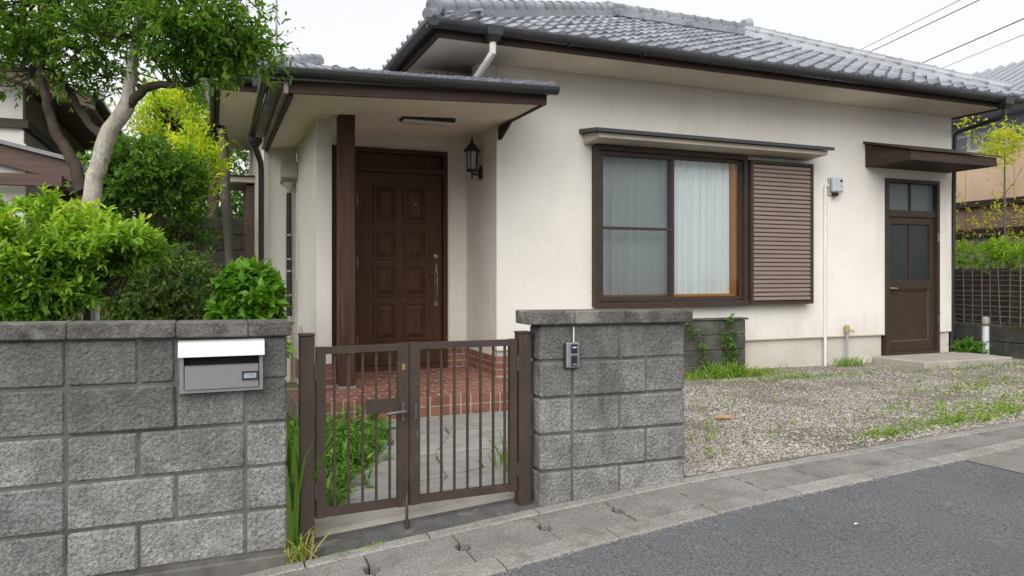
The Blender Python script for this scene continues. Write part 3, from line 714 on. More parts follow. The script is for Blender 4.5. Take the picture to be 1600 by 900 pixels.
# ceiling light
cl = thing('ceiling_light', 'flat rectangular porch ceiling light with white diffuser', 'lamp', (2.1, 7.6, 2.88))
part('tray', BROWN, cl, 1.83, 2.40, 7.50, 7.68, 2.885, 2.925); part('diffuser', M('lamp_diffuser', (.62, .58, .50), None, 5, .4), cl, 1.845, 2.385, 7.515, 7.665, 2.855, 2.884, b=.008)

# ---- rear wing
part('soffit', SOFFIT, H, .10, 3.0, 9.18, 13.6, 3.422, 3.45)
part('fascia_board', FASCIA, H, .06, 1.9, 9.145, 9.178, 3.40, 3.54); part('fascia_board', BROWN, H, .06, .098, 9.18, 13.6, 3.40, 3.54)
half_gutter('gutter', (.0, 9.09, 3.53), (1.9, 9.09, 3.53), .055, H)
half_gutter('gutter', (.03, 13.6, 3.53), (.03, 9.05, 3.53), .055, H)
hop(.52, 9.09, 3.38, H)
wg = MB().add([(.0, 9.05, 3.56), (2.6, 9.05, 3.56), (2.6, 11.4, 4.42), (1.5, 11.4, 4.42), (.0, 13.7, 3.56), (2.6, 13.7, 3.56), (0, 9.05, 3.53), (2.6, 9.05, 3.53), (2.6, 13.7, 3.53), (0, 13.7, 3.53)],
              [(0, 1, 2, 3), (0, 3, 4), (3, 2, 5, 4), (6, 9, 8, 7), (0, 6, 7, 1), (0, 4, 9, 6), (1, 7, 8, 5, 2), (4, 5, 8, 9)]).build('wing_roof', TILEB, H)
wt = MB(); angW = math.atan(.366); ge, gn = tile_geo(True, angW), tile_geo(False, angW)
for j in range(10):
    y = 9.03 + j * TE * math.cos(angW); xx = .13
    while xx < 2.3:
        if xx > (y - 9.05) * .63 - .05:
            vs, fs = ge if j == 0 else gn; wt.add([(a+xx, b+y, c+3.57+.366*(y-9.05)) for a, b, c in vs], fs)
        xx += TW
stuff(wt.build('tile_field', TILE, wg, fix=False))
ridge((.06, 9.12, 3.62), (1.5, 11.4, 4.46), wg, r=.07, base=(.16,), h=(.05,))
part('side_hood', CREAM, H, .27, .618, 12.0, 13.3, 2.68, 2.76); part('side_hood_edge', BROWN, H, .24, .618, 11.97, 13.33, 2.762, 2.785)
part('side_shutter', TIMBERN, H, .50, .618, 12.1, 13.3, .9, 2.65, b=.01)
# entry brick skirt is part of the porch step below

# ---- meter box and wrapped pipe on the set-back wall
jb = thing('junction_box', 'beige electrical box with pipe on the recessed wall by the porch', 'utility box', (.9, 9.65, 2.4))
MB().prism([(9.58, 2.48), (9.698, 2.40), (9.698, 2.68), (9.58, 2.68)], .80, 1.0 - .006, 'x').build('box', CREAM, jb)
MB().lathe([(.022, -.14), (.022, -.10), (.075, 0)], (.90, 9.64, 2.42), 12).build('funnel', CREAM, jb)
tag(MB().tube([(.90, 9.64, 2.29), (.90, 9.64, 1.62), (.905, 9.64, .75)], [.03, .034, .036], 10).build('wrapped_pipe', BLACKM, smooth=True), 'black wrapped pipe dropping below the beige box near porch', 'pipe')
tag(MB().tube([(.905, 9.64, .747), (.905, 9.64, -.06)], .034, 10).build('riser_pipe', CREAM, smooth=True), 'cream pipe stub under the black wrapped pipe near porch', 'pipe')
for zz in (1.0, 1.3, 1.45, 1.75): MB().tube([(.902, 9.64, zz), (.902, 9.64, zz + .025)], .042, 10).build('clamp', STEEL, jb)
tag(MB().tube([(.975, 9.0, -.05), (.975, 9.0, .62), (.975, 9.03, .66), (.975, 9.06, .62), (.975, 9.06, .05)], .012, 8).build('thin_pipe', GREYP, smooth=True), 'thin bent grey pipe against the porch side wall', 'pipe')

# ---- living-room window
W = MB().frame(4.19, 6.412, .885, 2.80, .055, 7.70, YH + .06).build('window', ALUB, H)
part('sill', ALUB, W, 4.17, 6.42, 7.672, 7.699, .868, .925, b=.004)
MB().frame(4.255, 5.300, .950, 2.735, .045, 7.722, 7.742).build('sash', ALUB, W)
part('sash_rail', ALUB, W, 4.301, 5.254, 7.724, 7.740, 1.805, 1.84)
MB().add([(4.30, 7.732, .995), (5.255, 7.732, .995), (5.255, 7.732, 2.69), (4.30, 7.732, 2.69)], [(0, 1, 2, 3)]).build('insect_screen', SCREEN, W, fix=False)
MB().frame(4.26, 5.30, .95, 2.735, .05, 7.785, 7.81).build('sash', ALUB, W)
MB().frame(5.262, 6.355, .95, 2.735, .044, 7.748, 7.775).build('sash', ALUB, W)
for a, b, y_ in ((4.30, 5.26, 7.797), (5.303, 6.313, 7.762)): MB().add([(a, y_, .99), (b, y_, .99), (b, y_, 2.69), (a, y_, 2.69)], [(0, 1, 2, 3)]).build('pane', GLASS, W, fix=False)
part('wood_jamb', WOOD, W, 6.305, 6.38, 7.83, 8.03, .955, 2.725); part('wood_jamb', WOOD, W, 4.252, 4.30, 7.83, 8.03, .955, 2.725); part('wood_sill', WOOD, W, 4.301, 6.304, 7.83, 8.03, .955, 1.020)
part('latch', STEEL, W, 5.270, 5.29, 7.735, 7.747, 1.70, 1.76)
def curtain(x0, x1, y, z0, z1):
    vs, fs = [], []; n = 90
    for i in range(n + 1):
        x = x0 + (x1 - x0) * i / n; w = .018 * math.sin(i * .62) + .012 * math.sin(i * .23 + 1) + .006 * math.sin(i * 1.4)
        for z, k in ((z0, 1.2), (z0 + .5 * (z1 - z0), 1.0), (z1, .6)): vs.append((x, y + w * k, z))
    for i in range(n):
        for k in range(2): fs.append((i*3+k, i*3+3+k, i*3+4+k, i*3+1+k))
    return MB().add(vs, fs).build('curtain', CURT, W, smooth=True, fix=False)
curtain(4.31, 5.34, 7.94, 1.02, 2.82); curtain(5.26, 6.297, 7.935, 1.02, 2.82)
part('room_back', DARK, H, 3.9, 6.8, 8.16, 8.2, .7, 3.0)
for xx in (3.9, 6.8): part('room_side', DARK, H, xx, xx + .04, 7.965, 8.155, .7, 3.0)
# hood over the window
hood = MB().prism([(7.42, 2.832), (YH - .003, 2.808), (YH - .003, 2.93), (7.42, 2.885)], 4.08, 7.47, 'x').build('window_hood', CREAM, H)
MB().prism([(7.36, 2.886), (7.365, 2.928), (YH - .003, 2.985), (YH - .003, 2.935)], 4.02, 7.53, 'x').build('hood_sheet', BLACK, hood)
# shutter box
sh = MB().frame(6.424, 7.462, .88, 2.745, .040, 7.655, YH - .002).build('shutter', ALUB, H)
part('back_panel', ALUB, sh, 6.465, 7.421, 7.73, 7.795, .926, 2.699)
pit = (2.699 - .926) / 32
for k in range(32):
    z = .926 + k * pit
    MB().prism([(7.729, z + .002), (7.672, z + .004), (7.664, z + .012), (7.672, z + pit * .88), (7.690, z + pit * .985), (7.729, z + pit * .985)], 6.466, 7.420, 'x').build('slat', SHUT, sh)

# ---- service door
ALUL = M('worn_bronze_bead', (.13, .09, .066), None, 6, .5)
D = MB().frame(DR[0] - .015, DR[1] + .015, .105, 2.645, .05, 7.765, YH + .10).build('service_door', ALUB, H)
part('leaf', ALUB, D, 8.966, 9.934, 7.862, 7.885, .156, 2.10)
lf = MB(); 
def rail(nm, *a): part(nm, ALUB, D, *a, b=.003)
rail('stile', 8.966, 9.06, 7.825, 7.861, .156, 2.10); rail('stile', 9.845, 9.934, 7.825, 7.861, .156, 2.10)
rail('rail', 9.061, 9.844, 7.826, 7.861, 2.00, 2.10); rail('rail', 9.061, 9.844, 7.826, 7.861, 1.06, 1.19); rail('rail', 9.061, 9.844, 7.826, 7.861, .156, .30)
rail('mullion', 9.435, 9.47, 7.828, 7.861, 1.191, 1.999)
part('pane', FROST, D, 9.062, 9.434, 7.848, 7.8615, 1.192, 1.998); part('pane', FROST, D, 9.471, 9.843, 7.848, 7.8615, 1.192, 1.998)
rail('transom_bar', 8.966, 9.934, 7.80, 7.861, 2.105, 2.20); rail('mullion', 9.435, 9.465, 7.82, 7.861, 2.201, 2.593)
part('transom_pane', FROSTL, D, 8.968, 9.434, 7.845, 7.86, 2.202, 2.592); part('transom_pane', FROSTL, D, 9.466, 9.932, 7.845, 7.86, 2.202, 2.592)
MB().frame(9.061, 9.844, .301, 1.059, .012, 7.842, 7.861).build('panel_bead', ALUL, D)
MB().lathe([(.026, 0), (.026, -.012), (.012, -.014), (.012, -.05)], (9.01, 7.824, 1.075), 14, 'y').tube([(9.01, 7.778, 1.075), (9.135, 7.776, 1.07)], [.013, .009], 10).build('lever_handle', CHROME, D, smooth=True)
MB().lathe([(.015, 0), (.015, -.012)], (9.01, 7.824, 1.185), 12, 'y').build('lock', CHROME, D)
for zz in (.55, 1.75): part('hinge', STEEL, D, 9.936, 9.955, 7.757, 7.7645, zz, zz + .13)
dh = MB().prism([(7.06, 2.785), (YH - .003, 2.785), (YH - .003, 2.79), (YH - .003, 3.10), (7.06, 2.905)], 8.54, 10.20, 'x').build('door_hood', FASCIA, H)
dh.data.materials.clear(); dh.data.materials.append(FASCIA)
MB().prism([(7.03, 2.912), (7.03, 2.928), (YH - .003, 3.145), (YH - .003, 3.1142)], 8.50, 10.25, 'x').build('hood_sheet', BROWN, dh)

# ---- entrance door
ED = MB().frame(DX0, DX1, .115, 2.785, .055, 8.80, 8.93).build('entrance_door', DOORW, H)
part('sidelight', DOORW, ED, DX0 + .056, 1.54, 8.86, 8.90, .171, 2.729); part('jamb', DOORW, ED, 1.541, 1.60, 8.81, 8.92, .171, 2.729)
part('transom', DOORW, ED, 1.601, DX1 - .056, 8.885, 8.91, 2.56, 2.729); part('transom_bar', DOORW, ED, 1.601, DX1 - .056, 8.815, 8.91, 2.50, 2.559, b=.004)
part('leaf', DOORW, ED, 1.604, DX1 - .059, 8.86, 8.90, .175, 2.498)
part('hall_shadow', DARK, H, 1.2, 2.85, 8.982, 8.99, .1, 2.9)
LX0, LX1 = 1.604, DX1 - .059
cxs = [(LX0 + .20, (LX0+LX1)/2 - .045), ((LX0+LX1)/2 + .045, LX1 - .20)]
for (za, zb) in [(.47, .925), (1.0, 1.377), (1.45, 1.80), (1.90, 2.35)]:
    for (xa, xb) in cxs:
        mo = MB().frame(xa, xb, za, zb, .022, 8.843, 8.8595).build('panel_moulding', DOORW, ED)
        i1, i2 = .034, .085
        vs = [(xa+i1, 8.8595, za+i1), (xb-i1, 8.8595, za+i1), (xb-i1, 8.8595, zb-i1), (xa+i1, 8.8595, zb-i1), (xa+i2, 8.838, za+i2), (xb-i2, 8.838, za+i2), (xb-i2, 8.838, zb-i2), (xa+i2, 8.838, zb-i2)]
        MB().add(vs, [(0, 1, 5, 4), (1, 2, 6, 5), (2, 3, 7, 6), (3, 0, 4, 7), (4, 5, 6, 7)]).build('panel', DOORW, ED)
hxx = LX1 - .075
MB().lathe([(.034, 0), (.034, -.014), (.02, -.02), (.02, -.028)], (hxx, 8.859, 1.49), 16, 'y').build('deadlock', BRASS, ED, smooth=True)
MB().prism([(hxx - .022, .88), (hxx + .022, .88), (hxx + .026, 1.24), (hxx + .012, 1.38), (hxx, 1.41), (hxx - .012, 1.38), (hxx - .026, 1.24)], 8.848, 8.8595, 'y').build('handle_plate', BRASS, ED)
MB().tube([(hxx, 8.85, 1.26), (hxx, 8.80, 1.23), (hxx, 8.795, 1.11), (hxx, 8.80, .99), (hxx, 8.85, .93)], [.010, .012, .014, .012, .010], 10).build('pull_handle', BRASS, ED, smooth=True)
MB().tube([(hxx, 8.85, 1.29), (hxx - .03, 8.82, 1.285), (hxx - .09, 8.815, 1.28)], .008, 8).build('thumb_lever', BRASS, ED, smooth=True)
MB().lathe([(.012, 0), (.012, -.012)], ((cxs[1][0]+cxs[1][1])/2, 8.837, 2.12), 12, 'y').build('peephole', BRASS, ED)
for zz in (.40, 1.35, 2.1): part('hinge', BRASS, ED, LX0 + .003, LX0 + .012, 8.845, 8.8595, zz, zz + .12)

# ---- porch step with red tiles
SX0, SX1, SY0 = .70, 3.02, 6.76
ps = thing('porch_step', 'red-brown tiled porch step with pale joints in front of entrance door', 'step', (1.9, 7.5, -.1))
MB().add([(SX0, SY0, -.2), (3.30, SY0, -.2), (3.30, 7.79, -.2), (2.975, 7.79, -.2), (2.975, 8.845, -.2), (1.158, 8.845, -.2), (1.158, 7.795, -.2), (SX0, 7.795, -.2)] +
         [(SX0, SY0, .1142), (3.30, SY0, .1142), (3.30, 7.79, .1142), (2.975, 7.79, .1142), (2.975, 8.845, .1142), (1.158, 8.845, .1142), (1.158, 7.795, .1142), (SX0, 7.795, .1142)],
         [tuple(range(8, 16)), *[(i, (i+1) % 8, 8 + (i+1) % 8, 8 + i) for i in range(8)]]).build('bed', GROUT, ps)
def brick(x0, x1, y0, y1, z0, z1): part('tile', BRICK, ps, x0, x1, y0, y1, z0, z1, b=.003)
TP, TD = .221, .1105
nrow = int((8.84 - SY0 - .05) / TD)
for r in range(nrow + 1):
    y0 = SY0 + .06 + r * TD; y1 = min(y0 + TD - .014, 8.842)
    if y1 - y0 < .02: continue
    xa, xb = (SX0 + .006, 3.294) if y1 < 7.79 else (1.165, 2.97)
    off = (r % 2) * TP / 2; x = xa - off
    while x < xb - .02:
        a, b = max(x, xa), min(x + TP - .014, xb)
        if b - a > .02 and not (a > 2.6 and y1 < 7.0 and False): brick(a, b, y0, y1, .0985, .1165 + rng.normal(0, .0008))
        x += TP
x = SX0
while x < 3.29:
    brick(x + .007, min(x + .094, 3.298), SY0 - .004, SY0 + .047, .029, .1170)
    brick(x + .007, min(x + .094, 3.298), SY0 - .003, SY0 + .020, -.070, .018)
    x += .101
# brick skirting round the recess: same tiles, laid on the wall foot
def skirt(axis, a0, a1, f0, f1, z0=.128):
    for r in range(3):
        z = z0 + r * .076; x = a0 - (r % 2) * .105
        while x < a1 - .01:
            p, q = max(x, a0), min(x + .2, a1)
            if q - p > .015:
                if axis in ('r', 's'): MB().box(f0, f1, p, q, z, z + .066, b=.003).build('skirting_brick', BRICK, H)
                else: MB().box(p, q, f0, f1, z, z + .066, b=.003).build('skirting_brick', BRICK, H)
            x += .21
    bb = (f0 + .003, f1 - .001, a0, a1) if axis in ('r', 's') else (a0, a1, f0 + .003, f1 - .001)
    if axis == 's': bb = (f0 + .004, f1 - .001, a0, a1)
    MB().box(*bb, z0 - .02, z0 + .222).build('skirting_mortar', GROUT, H)
skirt('r', YH - .012, 8.835, 2.962, 2.9785)
skirt('b', DX1 + .004, 2.960, 8.834, 8.8495)
skirt('f', 2.962, 3.4, YH - .0155, YH - .0005)
skirt('p', .986, 1.16, YH - .0165, YH - .0005)
skirt('s', YH - .0, 9.69, .9835, .9995, z0=.0)

# ---- lantern
ln = thing('wall_lantern', 'black coach lantern with frosted glass beside the entrance door', 'lamp', (2.85, 8.31, 2.4))
lc = (2.86, 8.30)
MB().lathe([(.062, 2.487), (.075, 2.495), (.075, 2.51), (.055, 2.515)], (*lc, 0), 6).build('base', BLACKM, ln)
MB().lathe([(.105, 2.72), (.105, 2.73), (.05, 2.80), (.016, 2.83), (.014, 2.86), (.002, 2.90)], (*lc, 0), 6).build('roof', BLACKM, ln)
MB().lathe([(.055, 2.512), (.068, 2.722)], (*lc, 0), 6).build('glass', M('lantern_glass', (.33, .34, .33), (.28, .29, .28), 12, .2, spec=.5), ln)
for k in range(6):
    t = k * math.pi / 3; MB().tube([(lc[0] + .058*math.cos(t), lc[1] + .058*math.sin(t), 2.512), (lc[0] + .072*math.cos(t), lc[1] + .072*math.sin(t), 2.722)], .006, 6).build('rib', BLACKM, ln)
MB().tube([(lc[0], lc[1], 2.49), (lc[0], lc[1], 2.40)], [.014, .010], 8).tube([(lc[0], lc[1], 2.455), (2.96, lc[1], 2.455)], .012, 8).build('arm', BLACKM, ln)
MB().prism([(8.265, 2.40), (8.335, 2.40), (8.345, 2.44), (8.345, 2.52), (8.30, 2.56), (8.255, 2.52), (8.255, 2.44)], 2.955, 2.9775, 'x').build('wall_plate', BLACKM, ln)

# ---- small things on the front wall
mt = thing('meter_box', 'small pale grey sensor box high on wall beside shutter', 'utility box', (7.95, 7.72, 2.3))
zf = lambda px, py: EYE + YH / (.9265 - .3762 * (px - 800) / FPX) * (430 - py) / FPX
part('body', M('grey_plastic', (.46, .49, .53), (.42, .45, .49), 6, .4), mt, 7.86, 8.05, 7.70, 7.775, 2.395, 2.60, b=.02); part('back_plate', CREAM, mt, 7.845, 7.99, 7.776, 7.798, 2.36, 2.60)
part('display', NAVY, mt, 7.975, 8.015, 7.696, 7.70, 2.535, 2.57); part('button', STEELD, mt, 7.99, 8.00, 7.697, 7.70, 2.465, 2.49)
MB().lathe([(.03, -.045), (.045, 0)], (7.93, 7.745, 2.385), 12).build('gland', BLACKM, mt)
tag(MB().tube([(7.79, 7.783, -.02), (7.79, 7.783, 2.47), (7.80, 7.783, 2.49), (7.845, 7.783, 2.49)], .022, 10).build('conduit', WHITEP, smooth=True), 'thin white conduit running up wall to the small grey box', 'conduit')
tp = thing('wall_tap', 'grey standpipe with yellowed tap at the foot of the wall', 'tap', (8.2, 7.75, 0))
MB().tube([(8.155, 7.755, -.02), (8.155, 7.755, .46)], .016, 10).build('pipe', GREYP, tp, smooth=True)
MB().lathe([(.03, .46), (.036, .48), (.034, .56), (.02, .575)], (8.155, 7.755, 0), 10).tube([(8.155, 7.755, .50), (8.20, 7.70, .50), (8.21, 7.69, .47)], .014, 8).build('tap_head', M('yellowed_brass', (.40, .33, .17), (.28, .22, .1), 30, .5), tp, smooth=True)
st = MB().box(8.70, 10.42, 6.98, 7.81, -.06, .112, b=.012).build('door_step', STEP)
tag(st, 'low concrete step slab under the brown service door', 'step')
pp = thing('capped_pipe', 'upright pale blue pipe with grey cap beside concrete step', 'pipe', (10.62, 7.5, 0))
MB().tube([(10.62, 7.52, -.02), (10.62, 7.52, .54)], .047, 16).build('pipe', BLUEW, pp, smooth=True)
MB().lathe([(.052, .545), (.052, .59), (.05, .592), (.05, .63), (.04, .645)], (10.62, 7.52, 0), 16).build('cap', M('grey_cap', (.28, .27, .25), None, 8, .6), pp, smooth=True)
MB().lathe([(.060, .518), (.060, .544)], (10.62, 7.52, 0), 16).build('collar', M('rusty_collar', (.12, .075, .05), None, 8, .8), pp)
# low garden block wall by the foundation
lw = thing('low_block_wall', 'low dark mossy block wall overgrown by weeds against house foundation', 'wall', (5.6, 7.6, 0))
for r in range(4):
    z0 = -.05 + r * .187
    xs = [4.6, 5.0, 5.4, 5.8, 6.28] if r % 2 else [4.6, 4.8, 5.2, 5.6, 6.0, 6.28]
    for a, b in zip(xs[:-1], xs[1:]): part('block', OLDBLK, lw, a + .004, b - .004, 7.58 + rng.normal(0, .003), 7.70, z0 + .003, z0 + .184, b=.01)
part('mortar_core', JOINT, lw, 4.61, 6.27, 7.595, 7.69, -.1, .69); part('cap', OLDBLK, lw, 4.58, 6.31, 7.565, 7.715, .699, .722, b=.006)
# ------------------------------------------------------------------ foliage tools
def unit(a): return a / (np.linalg.norm(a, axis=-1, keepdims=True) + 1e-9)
def batch(name, V, F, R, m, parent=None, smooth=False):
    lo, hi = V.min(0), V.max(0); o = np.array(((lo[0]+hi[0])/2, (lo[1]+hi[1])/2, lo[2]))
    me = bpy.data.meshes.new(name); me.from_pydata((V - o), [], F)
    at_ = me.attributes.new('rnd', 'FLOAT', 'FACE'); at_.data.foreach_set('value', np.clip(R, 0, 1).astype(np.float32))
    return link(name, me, m, o, parent, smooth, fix=False)
def leaves(name, P, D, Nn, L, Wd, R, m, parent=None, droop=.12, fold=.18):
    D = unit(D); Sd = unit(np.cross(D, Nn)); Nn = np.cross(Sd, D)
    L = L[:, None]; Wd = Wd[:, None]; fz = Nn * Wd * fold
    m1 = P + D*L*.30 - Nn*L*droop*.12; m2 = P + D*L*.66 - Nn*L*droop*.48; tp = P + D*L*.97 - Nn*L*droop
    v = np.stack([P, m1 + Sd*Wd*.42 + fz, m2 + Sd*Wd*.38 + fz, tp, m2 - Sd*Wd*.38 + fz, m1 - Sd*Wd*.42 + fz, m1, m2], 1)
    n = len(P); b = np.arange(n) * 8
    F = [f for k in b.tolist() for f in ((k, k+1, k+6), (k+1, k+2, k+7, k+6), (k+2, k+3, k+7), (k, k+6, k+5), (k+6, k+7, k+4, k+5), (k+7, k+3, k+4))]
    return batch(name, v.reshape(-1, 3), F, np.repeat(R, 6), m, parent)
def blades(name, P, D, bend, L, Wd, R, m, parent=None):
    """grass blades: three joints, bending over sideways"""
    D = unit(D); n = len(P); Sd = unit(np.cross(D, bend) + 1e-4); L = L[:, None]; Wd = Wd[:, None]
    pt = lambda t: P + D*L*t*(1 - .25*t) + bend*L*t*t
    v = np.stack([P - Sd*Wd*.35, P + Sd*Wd*.35, pt(.4) - Sd*Wd*.5, pt(.4) + Sd*Wd*.5, pt(.75) - Sd*Wd*.36, pt(.75) + Sd*Wd*.36, pt(1.0)], 1)
    F = [f for k in (np.arange(n) * 7).tolist() for f in ((k, k+1, k+3, k+2), (k+2, k+3, k+5, k+4), (k+4, k+5, k+6))]
    return batch(name, v.reshape(-1, 3), F, np.repeat(R, 3), m, parent)
def rv(n, s=1.0): return rng.normal(0, s, (n, 3))
def in_blob(c, r, n, shell=.35):
    d = unit(rv(n)); q = (shell + (1 - shell) * rng.random((n, 1)) ** .6)
    return np.array(c) + d * q * np.array(r)
def foliage(name, C, cr, twigs, nl, tl, L, W, m, parent, up=.35, out=None, jit=.3, droop=.14, young=None, keep=None):
    """C: clump centres; each gets twigs pointing outwards, each twig carries nl leaves"""
    n = len(C); k = n * twigs
    d = unit(rv(k) + np.array((0, 0, up)) * 1.4 + (np.repeat(unit(C - out), twigs, 0) * .9 if out is not None else 0))
    base = np.repeat(C, twigs, 0) + unit(rv(k)) * cr * rng.random((k, 1)) ** .5
    t = np.tile(np.linspace(.15, 1, nl), k)[:, None]
    dd = np.repeat(d, nl, 0); P = np.repeat(base, nl, 0) + dd * tl * t * (.7 + .6 * rng.random((k*nl, 1)))
    rad = unit(np.cross(dd, unit(rv(k*nl))))
    Dl = unit(dd * .75 + rad * .8 + rv(k*nl, jit)); Nn = unit(np.array((0, 0, 1.0)) + rv(k*nl, .45))
    ln = L * rng.uniform(.5, 1.25, k*nl); cl = np.repeat(rng.normal(0, .16, n), twigs * nl)
    R = .42 + cl + .22 * (t[:, 0] - .5) + rng.normal(0, .13, k*nl)
    if young is not None: R = R - .22 + .5 * np.clip((P[:, 2] - young[0]) / (young[1] - young[0]), 0, 1)     # fresh growth on the upper shoots
    if keep is not None:
        q = keep(P); P, Dl, Nn, ln, R = P[q], Dl[q], Nn[q], ln[q], R[q]
    return leaves(name, P, Dl, Nn, ln, ln * W / L, R, m, parent, droop)
def limb(name, pts, rad, m, parent, n=10, wob=.0):
    pts = [np.array(p, float) for p in pts]; P, Rr = [], []
    for i in range(len(pts) - 1):
        p0, p1, p2, p3 = pts[max(i-1, 0)], pts[i], pts[i+1], pts[min(i+2, len(pts)-1)]
        for t in np.linspace(0, 1, 5)[:-1]:
            P.append(.5*((2*p1) + (-p0+p2)*t + (2*p0-5*p1+4*p2-p3)*t*t + (-p0+3*p1-3*p2+p3)*t**3) + rng.normal(0, wob, 3)); Rr.append((rad[i]*(1-t) + rad[i+1]*t) * rng.uniform(.95, 1.06))
    P.append(pts[-1]); Rr.append(rad[-1])
    return MB().tube(P, Rr, n).build(name, m, parent, smooth=True)
def twigs_to(name, C, roots, m, parent, r=.006, every=1):
    mb = MB(); roots = np.array(roots)
    for c in C[::every]:
        a = roots[np.argmin(np.linalg.norm(roots - c, axis=1))]; mid = (a + c) / 2 + rng.normal(0, .05, 3) - np.array((0, 0, .03))
        mb.tube([a, mid, c], [r*1.8, r*1.3, r*.6], 5, cap=False)
    return stuff(mb.build(name, m, parent, smooth=True))

# ------------------------------------------------------------------ big tree behind the block wall
tr = thing('garden_tree', 'large leaning tree with pale smooth trunk behind the block wall', 'tree', tuple(at(118, 700, 5.2) * (1, 1, 0) + (0, 0, -.1)))
T = lambda x, y, d=5.2: at(x, y, d)
base = at(100, 640, 5.2); base[2] = -.1
limb('trunk', [base, T(118, 490), T(140, 330), T(152, 262), T(172, 205), T(196, 168), T(205, 120), T(212, 60), T(222, 0), T(232, -60)],
     [.080, .068, .060, .057, .057, .052, .038, .032, .026, .018], BARK, tr, 14, .004)
limb('limb', [T(196, 172), T(216, 148), T(236, 134), T(268, 132, 5.1), T(300, 130, 5.1), T(330, 108, 5.05), T(362, 88, 5.0), T(400, 70, 5.0)], [.036, .033, .028, .024, .021, .018, .014, .007], BARKD, tr, 10, .003)
limb('limb', [T(128, 300, 5.35), T(112, 250, 5.4), T(86, 205, 5.4), T(72, 155, 5.4), T(62, 110, 5.4), T(70, 50, 5.4), T(60, -20, 5.4)], [.044, .041, .036, .031, .027, .022, .013], BARKD, tr, 10, .004)
limb('limb', [T(168, 214, 5.25), T(145, 200, 5.5), T(120, 165, 5.6), T(100, 130, 5.7), T(60, 100, 5.7)], [.035, .03, .026, .02, .01], BARKD, tr, 8, .003)
roots = [T(212, 60), T(222, 0), T(205, 110), T(300, 130, 5.1), T(340, 100, 5.05), T(375, 84, 5.), T(62, 110, 5.4), T(70, 50, 5.4), T(60, 0, 5.4), T(100, 130, 5.7), T(268, 132, 5.1)]
blobs = [((205, 30), 5.1, (.60, .55, .33), 78), ((90, 20), 5.3, (.60, .55, .42), 70), ((20, 75), 5.5, (.34, .4, .36), 36), ((320, 50), 4.95, (.40, .40, .24), 56),
         ((366, 82), 4.9, (.22, .26, .15), 26), ((120, 95), 5.6, (.42, .4, .22), 32), ((280, 80), 5.0, (.34, .34, .14), 24), ((130, -90), 5.2, (.9, .7, .35), 40), ((310, -15), 5.0, (.28, .4, .2), 18), ((-60, 30), 5.4, (.4, .5, .5), 30)]
Cs = np.concatenate([in_blob(at(px, py, d), r, n, .15) for (px, py), d, r, n in blobs])
foliage('crown', Cs, .13, 6, 8, .14, .058, .025, L_TREE, tr, up=.15, out=at(190, 80, 5.2), droop=.2)
tips = np.array([at(x, y, 4.9) for x, y in ((436, 80), (425, 62), (408, 25), (395, 15), (372, 8), (402, 100), (378, 122), (355, 125), (345, 110))])
foliage('crown', tips, .02, 4, 9, .17, .062, .018, L_TREE, tr, up=.2, out=at(300, 100, 5.0), droop=.1)
twigs_to('twigs', Cs, roots, BARKD, tr, .004, 2)

# hedge in front of the tree
hg = thing('hedge_shrub', 'wide bright green leafy shrub spilling over the left block wall', 'shrub', tuple(at(60, 640, 4.35) * (1, 1, 0) + (0, 0, -.1)))
hb = [((40, 384), 4.45, (.42, .38, .23), 64), ((150, 388), 4.4, (.28, .28, .15), 42), ((-80, 395), 4.4, (.45, .4, .30), 50), ((50, 446), 4.3, (.34, .30, .20), 52), ((203, 390), 4.35, (.14, .2, .08), 14), ((10, 485), 4.3, (.3, .26, .16), 30), ((-20, 590), 4.35, (.5, .25, .42), 60)]
Cs = np.concatenate([in_blob(at(px, py, d), r, n, .35) for (px, py), d, r, n in hb])
keepw = lambda P: P[:, 1] > 3.73 + .0756 * (P[:, 0] + .786) - .0 - .12 * (P[:, 2] > 1.09)
foliage('foliage', Cs, .08, 9, 10, .085, .060, .023, L_HEDGE, hg, up=.65, out=at(70, 440, 4.45), droop=.16, keep=keepw, young=(1.15, 1.65))
hr = [at(40, 520, 4.4), at(100, 500, 4.4), at(-60, 520, 4.4), at(130, 470, 4.4), at(60, 460, 4.4)]
for q in hr[:3]: limb('stem', [q * (1, 1, 0) + (0, 0, -.1), q, q + (.05, .02, .25)], [.02, .016, .01], BARKD, hg, 7)
twigs_to('twigs', Cs, hr, BARKD, hg, .004)

# dark rounded shrub
ds = thing('azalea_shrub', 'dark green rounded shrub with reddish tips in middle of garden', 'shrub', tuple(at(255, 560, 6.3) * (1, 1, 0) + (0, 0, -.05)))
Cs = np.concatenate([in_blob(at(255, 455, 6.3), (.46, .42, .36), 190, .6), in_blob(at(225, 490, 6.2), (.34, .3, .25), 70, .5), in_blob(at(250, 560, 6.3), (.44, .40, .42), 110, .6)])
foliage('foliage', Cs, .08, 10, 9, .075, .040, .016, L_DARK, ds, up=.4, out=at(255, 500, 6.4))
q = at(255, 560, 6.3); q[2] = -.05
limb('stem', [q, q + (.02, 0, .3), q + (.05, 0, .55)], [.03, .02, .012], BARKD, ds, 7); twigs_to('twigs', Cs, [q + (.03, 0, .4), q + (.05, 0, .55)], BARKD, ds, .004, 2)
